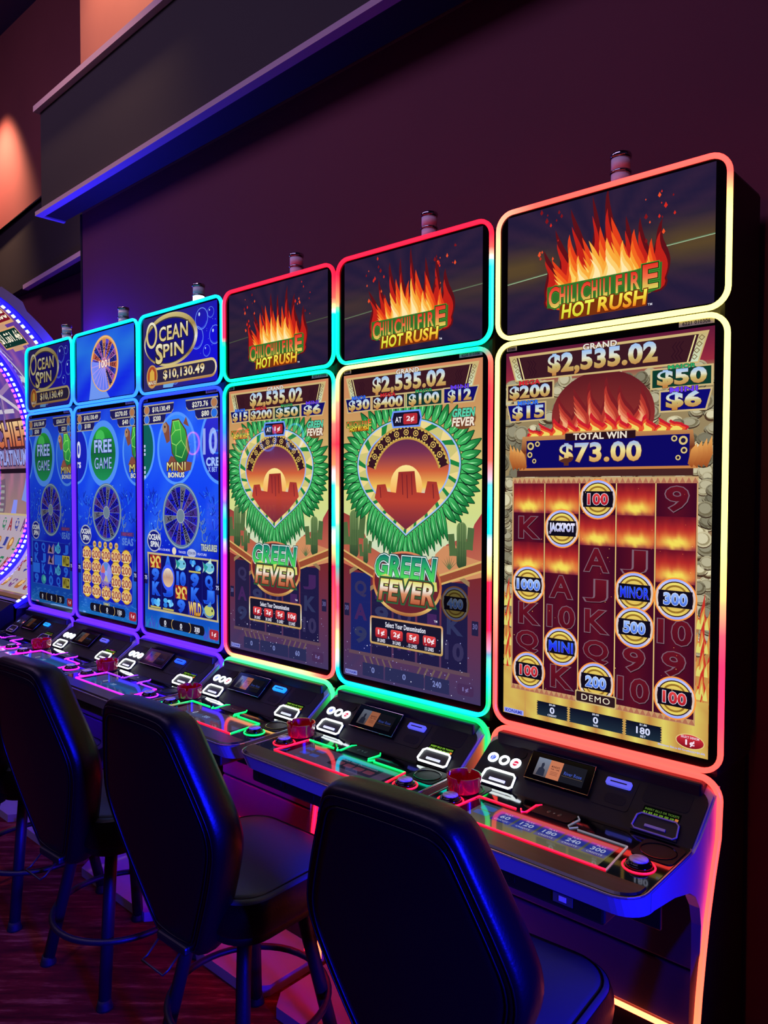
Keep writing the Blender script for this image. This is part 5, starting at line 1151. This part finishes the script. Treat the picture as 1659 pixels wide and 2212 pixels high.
# ---------------------------------------------------------------- stools
def back_outline(n=40):
    pr = [(.415, .070), (.425, .088), (.50, .126), (.60, .176), (.70, .218), (.735, .228), (.765, .231), (.80, .227), (.86, .206), (.92, .182), (.98, .157), (1.015, .142), (1.032, .126), (1.040, .10)]
    R = [(x, z) for z, x in pr]; return R + [(0, 1.043)] + [(-x, z) for x, z in R[::-1]] + [(0, .408)]
def smooth_closed(p, it=2):
    for _ in range(it):
        q = []
        for i in range(len(p)):
            a, b = p[i], p[(i + 1) % len(p)]
            q += [(a[0] * .75 + b[0] * .25, a[1] * .75 + b[1] * .25), (a[0] * .25 + b[0] * .75, a[1] * .25 + b[1] * .75)]
        p = q
    return p
def make_stool():
    t = thing('game_stool', 'stool', 'stool')
    # backrest: lofted cushion, leaning back; depth d runs from the rear panel (0) to the front
    O = smooth_closed(back_outline(), 1); zc = .74
    def bp_(x, z, s_, d):
        X, Z = x * s_, zc + (z - zc) * s_
        lean = -.245 - .20 * (Z - .5)
        return (X, lean + d + .10 * X * X / .05 * .12 + .0, Z + .0)
    rows = [(.02, 0), (.45, 0), (.80, .0), (.872, .0005), (.882, .003), (.892, .0005), (.935, .001), (.945, .0035), (.955, .003), (.985, .012), (1.0, .030), (1.0, .055), (.985, .075), (.94, .090), (.80, .098), (.45, .102), (.02, .104)]
    bm = bm_loft([[bp_(x, z, s_, d) for x, z in O] for s_, d in rows])
    bk = obj('backrest', bm, 'leather', t, True)
    for s_, d in ((.877, .0004), (.94, .0012)): obj('piping', bm_tube([bp_(x, z, s_, d) for x, z in O], .0019, 6, True), 'leather', bk, True)
    # seat cushion
    So = rrect(-.21, .21, -.20, .205, .095, 8)
    rows = [(.02, .577), (.5, .576), (.85, .572), (.90, .569), (.91, .566), (.925, .569), (.965, .560), (.995, .540), (1.0, .515), (.985, .492), (.95, .480), (.02, .480)]
    st = obj('seat', bm_loft([[(x * s_, y * s_, z) for x, y in So] for s_, z in rows]), 'seat_sheen_leather', t, True)
    obj('piping', bm_tube([(x * .915, y * .915, .5675) for x, y in So], .0028, 6, True), 'leather', st, True)
    obj('seat_side', bm_loft([[(x * s_, y * s_, z) for x, y in So] for s_, z in [(.972, .560), (1.003, .538), (1.006, .513), (.99, .488), (.96, .478)]], cap=False), 'leather', st, True)
    obj('seat_pan', bm_loft([[(x * s_, y * s_, z) for x, y in So] for s_, z in [(.90, .481), (.90, .452), (.86, .446), (.02, .446)]]), 'black', t, True)
    obj('swivel_plate', bm_lathe([(.10, 0), (.13, .012), (.13, .026), (.10, .03)], 28, (0, 0, .425)), 'black', t, True)
    for sx_ in (-1, 1):
        for sy in (-1, 1):
            lg = obj('leg', bm_tube([(sx_ * .098, sy * .095, .44), (sx_ * .112, sy * .11, .34), (sx_ * .168, sy * .165, .012)], .0185, 12), 'leg', t, True)
            obj('rubber_foot', bm_lathe([(.0195, .028), (.021, .016), (.0245, .006), (.0245, 0), (0, 0)], 16, (sx_ * .168, sy * .165, 0)), 'rubber', lg, True)
    obj('foot_ring', bm_tube([(.212 * math.cos(2 * PI * k / 44), .212 * math.sin(2 * PI * k / 44), .185) for k in range(44)], .0095, 8, True), 'leg', t, True)
    obj('wire_handle', bm_tube([(-.06, -.235, .425), (-.06, -.27, .395), (-.06, -.285, .39), (.03, -.285, .39), (.03, -.27, .395), (.03, -.235, .425)], .003, 6), 'leg', t, True)
    obj('back_bracket', bm_box(-.06, .06, -.245, -.12, .424, .446, .006), 'black', t)
    return t
stools = [(-.295, -.455, 4, 'nearest black leather stool, its wide back to us before the TOTAL WIN machine'),
          (-1.06, -.455, 2, 'black leather stool with pale sheen on its seat top, second from the nearest end'),
          (-1.72, -.46, 3, 'black leather stool third from the nearest end, in front of the turtle machine'),
          (-2.33, -.47, 2, 'black leather stool at the left edge of the picture, fourth from the nearest end')]
proto = make_stool()
for i, (x, y, a_, lab) in enumerate(stools):
    o = proto if i == 0 else copy_tree(proto)
    o.location = (x, y, 0); o.rotation_euler = (0, 0, math.radians(a_)); o['label'] = lab; o['category'] = 'stool'; o['group'] = 'stools along the machines'

# ---------------------------------------------------------------- curved-screen machines at the far end
PROF = [(-.15, 2.545), (-.05, 2.485), (.04, 2.405), (.12, 2.315), (.20, 2.20), (.265, 2.06), (.31, 1.88), (.33, 1.68), (.33, 1.48), (.305, 1.30), (.25, 1.16), (.17, 1.05), (.07, .965), (-.04, .90)]
def crv(n=60):
    P = PROF; out = []
    for i in range(len(P) - 1):
        p0, p1, p2, p3 = P[max(0, i - 1)], P[i], P[i + 1], P[min(len(P) - 1, i + 2)]
        for k in range(5):
            t = k / 5; out.append(tuple(.5 * (2 * p1[j] + (p2[j] - p0[j]) * t + (2 * p0[j] - 5 * p1[j] + 4 * p2[j] - p3[j]) * t * t + (3 * p1[j] - p0[j] - 3 * p2[j] + p3[j]) * t ** 3) for j in (0, 1)))
    return out + [P[-1]]
CV = crv(); CL = [0.0]
for a_, b_ in zip(CV, CV[1:]): CL.append(CL[-1] + math.hypot(b_[0] - a_[0], b_[1] - a_[1]))
def cpt(s_, h=0.0):
    """point of the concave screen at arc length s_ (m), h off the glass"""
    s_ = max(0, min(CL[-1] - 1e-6, s_)); i = 0
    while CL[i + 1] < s_: i += 1
    t = (s_ - CL[i]) / (CL[i + 1] - CL[i]); a_, b_ = CV[i], CV[i + 1]
    y, z = a_[0] + (b_[0] - a_[0]) * t, a_[1] + (b_[1] - a_[1]) * t
    dy, dz = b_[0] - a_[0], b_[1] - a_[1]; d = math.hypot(dy, dz)
    return (y + dz / d * h, z - dy / d * h)
def art_curved(seed, title):
    Ht = CL[-1] * 100; a = Art(53, Ht, seed)
    a.grid(0, 0, 53, Ht, 14, 60, lambda x, y: mix(stops([(0, (90, 50, 130)), (40, (96, 60, 170)), (70, (80, 60, 150)), (100, (120, 90, 120)), (130, (150, 120, 120)), (Ht, (120, 90, 110))], y), (206, 120, 150), max(0, math.sin(x * .4 + y * .13) * math.sin(y * .09 + 1)) * .5)); a.up()
    for k in range(10): a.line([(a.rnd.uniform(0, 53), a.rnd.uniform(20, 80)), (a.rnd.uniform(0, 53), a.rnd.uniform(30, 100))], a.rnd.uniform(1, 4), a.rnd.choice([(200, 190, 206), (150, 120, 170), (110, 90, 150)])); a.up()
    for y, w, t, c in ((14, 34, '$4,517.38', (120, 16, 34)), (28, 26, '$1,001.46', (10, 50, 44))):
        a.rect(26.5 - w / 2 - 2, y - 6, 26.5 + w / 2 + 2, y + 6, (214, 160, 110)); a.up(); a.rect(26.5 - w / 2 - 1, y - 5, 26.5 + w / 2 + 1, y + 5, c); a.up(); a.text(t, 26.5, y, w, 7, (250, 240, 215), .03)
        a.rect(20, y + 5, 33, y + 8, (196, 150, 120)); a.up()
    a.text(title, 26.5, 84, 44, 15, [(0, (240, 206, 150)), (1, (190, 90, 60))], .04, [(.06, (60, 30, 40))]); a.text('PLATINUM', 26.5, 99, 40, 9, (150, 160, 226), .04, [(.05, (50, 40, 90))])
    a.rect(0, 106, 53, 109, (26, 16, 30)); a.up()
    a.poly([(20, 150), (26, 126), (32, 126), (31, 150)], (130, 140, 236)); a.poly([(38, 126), (44, 112), (52, 114), (50, 128)], (120, 140, 220)); a.poly([(2, 150), (4, 114), (12, 112), (14, 130), (10, 150)], (110, 90, 110)); a.up()
    for k in range(7): a.rect(5, 116 + k * 4, 11, 118 + k * 4, (150, 150, 150))
    a.up()
    y0 = Ht - 62; a.rect(1, y0, 52, Ht - 10, (190, 170, 130)); a.up(); a.rect(2, y0 + 1, 51, Ht - 11, (176, 160, 176)); a.up()
    for i in range(5):
        for j in range(4):
            x, y = 7 + i * 9.8, y0 + 7 + j * 12.6
            t = 'A9JQKA10'[(i * 3 + j * 2) % 6]
            if (i * 2 + j) % 4 == 3: a.ell(x, y, 3.6, 4.4, (170, 110, 60), 14); a.up(); a.ell(x, y - 1, 2, 2.4, (220, 180, 120), 12); a.up()
            else: a.text(t, x, y, 5, 7.5, ((110, 60, 130), (40, 120, 84), (150, 50, 60), (50, 60, 150))[(i + j) % 4], .05)
    a.rect(0, Ht - 9, 53, Ht, (110, 74, 60)); a.up(); a.rr(8, Ht - 7, 45, Ht - 2, 1, (30, 24, 34)); a.up(); a.rr(10, Ht - 6.4, 15, Ht - 2.6, .5, (226, 190, 150)); a.up()
    return a
def strip_cols(o, col):
    at = o.data.color_attributes.new('Col', 'FLOAT_COLOR', 'POINT'); at.data.foreach_set('color', (list(hot(col)) + [1]) * len(o.data.vertices))
mat('led_hot', (60, 60, 60), .4, attr=True, es=4.0)
def curved_machine(label, x1, seed, band, dots, art):
    w = .60; xc = x1 - w / 2
    root = thing('curved_slot_machine', label, 'slot machine', (xc, 0, 0), 0, 'slot machines with tall curved screens')
    h = w / 2
    back = [(y + .05 + .03 * math.sin(PI * i / len(CV)), z) for i, (y, z) in enumerate(CV)]
    back = [(min(y, .385), z + (.03 if i < 6 else 0)) for i, (y, z) in enumerate(back)]
    poly = CV + [(-.04, .86), (.38, .86), (.38, .95)] + [(min(.38, y), z) for y, z in back[::-1][6:]]
    body = CV[:] + back[::-1]
    obj('shell', bm_prism(body, lambda y, z: (-h, y + .006, z), lambda y, z: (h, y + .006, z)), 'shell', root)
    obj('lower_cabinet', bm_box(-h + .01, h - .01, -.06, .36, .03, .93, .01), 'cabinet', root)
    sc = obj('screen', art.mesh('screen', lambda x, y, e: ((x - 26.5) / 100,) + cpt(y / 100, .003 + e), 2e-5, 1.5), 'screen', root)
    for s_ in (-1, 1):
        x0, xb = s_ * (h - .032), s_ * h
        n = 70; rings = []
        for k in range(n + 1):
            q = CL[-1] * k / n; a0 = cpt(q, .002); a1 = cpt(q, .022)
            rings.append([(x0, *a0), (x0, *a1), (xb, *a1), (xb, *a0)])
        b = obj('edge_band', bm_loft(rings), 'led', root); strip_cols(b, band)
        bm = bmesh.new(); k = .02
        while k < CL[-1] - .03:
            r_ = []
            for q, hh in ((k, .021), (k, .027), (k + .018, .027), (k + .018, .021)): r_.append(cpt(q, hh))
            xa, xb_ = s_ * (h - .028), s_ * (h - .006)
            va = [bm.verts.new((xa, *p)) for p in r_]; vb = [bm.verts.new((xb_, *p)) for p in r_]
            for i in range(4): bm.faces.new((va[i], va[(i + 1) % 4], vb[(i + 1) % 4], vb[i]))
            bm.faces.new(va[::-1]); bm.faces.new(vb); k += .034
        d = obj('edge_light', bm, 'led_hot', b); strip_cols(d, dots)
    # console with lit keys and a deck
    con = obj('console', bm_prism([(-.03, .93), (-.06, .93), (-.20, .84), (-.44, .81), (-.45, .76), (-.05, .74)], lambda y, z: (-h + .01, y, z), lambda y, z: (h - .01, y, z)), 'panel', root)
    for i, (u, v, ww, c) in enumerate(((-.20, .25, .05, (30, 130, 255)), (-.10, .3, .04, (30, 150, 255)), (.14, .28, .05, (20, 150, 255)), (.16, .55, .04, (40, 90, 255)), (.02, .6, .05, (110, 120, 220)), (-.18, .7, .05, (60, 80, 255)))):
        y, z = -.06 - .14 * v, .93 - .09 * v
        k = obj('lit_key', bm_box(u, u + ww, y - .012, y + .012, z - .004, z + .008, .002), 'led', con); strip_cols(k, c)
    for ww in ((-.22, .22),): tube_led('deck_led', [(-.24, -.24, .838), (-.20, -.38, .822), (.20, -.38, .822), (.24, -.24, .838)], .004, dots, con)
    for u in (-.21, .21): obj('play_button', bm_lathe([(.03, 0), (.03, .008), (.024, .014), (0, .016)], 20, (u, -.33, .823)), 'cap', con, True)
    return root
mat('shell', (120, 112, 126), .45, .2)
curved_machine('tall curved-screen slot machine with blue and white edge lights beside the last flat one', -3.575, 31, (24, 14, 255), (210, 225, 255), art_curved(31, 'CHIEF'))
curved_machine('tall curved-screen slot machine with pink edge lights and blue band, behind the blue-white one', -4.20, 32, (30, 10, 240), (255, 110, 214), art_curved(32, 'CHIEF'))
curved_machine('tall curved-screen slot machine with magenta edge band, cut off by the left edge', -4.825, 33, (236, 10, 226), (120, 250, 240), art_curved(33, 'CHIEF'))
# ---------------------------------------------------------------- wheel machines across the aisle, mirrored in the screens
def wheel_machine(x, ring, word):
    root = thing('wheel_slot_machine', 'small wheel-topped slot machine with %s ring, across the aisle, mirrored in the screens' % word, 'slot machine', (x, -3.5, 0), PI, 'wheel machines across the aisle')
    obj('cabinet', bm_box(-.21, .21, .02, .40, 0, 1.86, .01), 'cabinet', root)
    a = Art(36, 62, 5); a.grid(0, 0, 36, 62, 4, 10, lambda X, Y_: mix((24, 30, 120), (150, 60, 140), Y_ / 62)); a.up()
    for i in range(5):
        for j in range(3): a.text('7AKQJ9'[(i * 2 + j) % 6], 4.5 + i * 6.8, 34 + j * 9, 4, 6, (210, 190, 120), .04)
    obj('screen', a.mesh('screen', lambda X, Y_, h: (-.18 + X / 100, .018 - h, 1.66 - Y_ / 100)), 'dim_screen', root)
    obj('deck', bm_box(-.21, .21, -.22, .02, .80, .86, .01), 'panel', root)
    obj('wheel_post', bm_box(-.04, .04, .10, .16, 1.86, 1.95, .005), 'silver', root)
    b = Art(26, 26, 6); wheel(b, 13, 13, 11.4, 16, [(190, 200, 250), (30, 40, 140), (120, 190, 240), (40, 30, 90)], (170, 170, 200), False)
    wh = obj('wheel', bm_loft([[(r_ * math.cos(2 * PI * k / 40), y, 2.07 + r_ * math.sin(2 * PI * k / 40)) for k in range(40)] for r_, y in ((.125, .09), (.125, .05), (.10, .05))]), 'black', root)
    obj('wheel_face', b.mesh('wheel_face', lambda X, Y_, h: ((X - 13) / 100, .046 - h, 2.07 - (Y_ - 13) / 100)), 'screen', wh)
    tube_led('ring_light', [(.132 * math.cos(2 * PI * k / 40), .05, 2.07 + .132 * math.sin(2 * PI * k / 40)) for k in range(40)], .010, ring, wh, True, 'led_base')
for x, ring, word in ((-7.34, (255, 150, 170), 'pale pink'), (-6.85, (60, 200, 255), 'pale cyan'), (-6.38, (255, 120, 130), 'coral pink'), (-5.92, (40, 190, 255), 'bright cyan'), (-5.48, (120, 200, 255), 'icy blue')): wheel_machine(x, ring, word)
bpy.data.objects.remove(_fo)
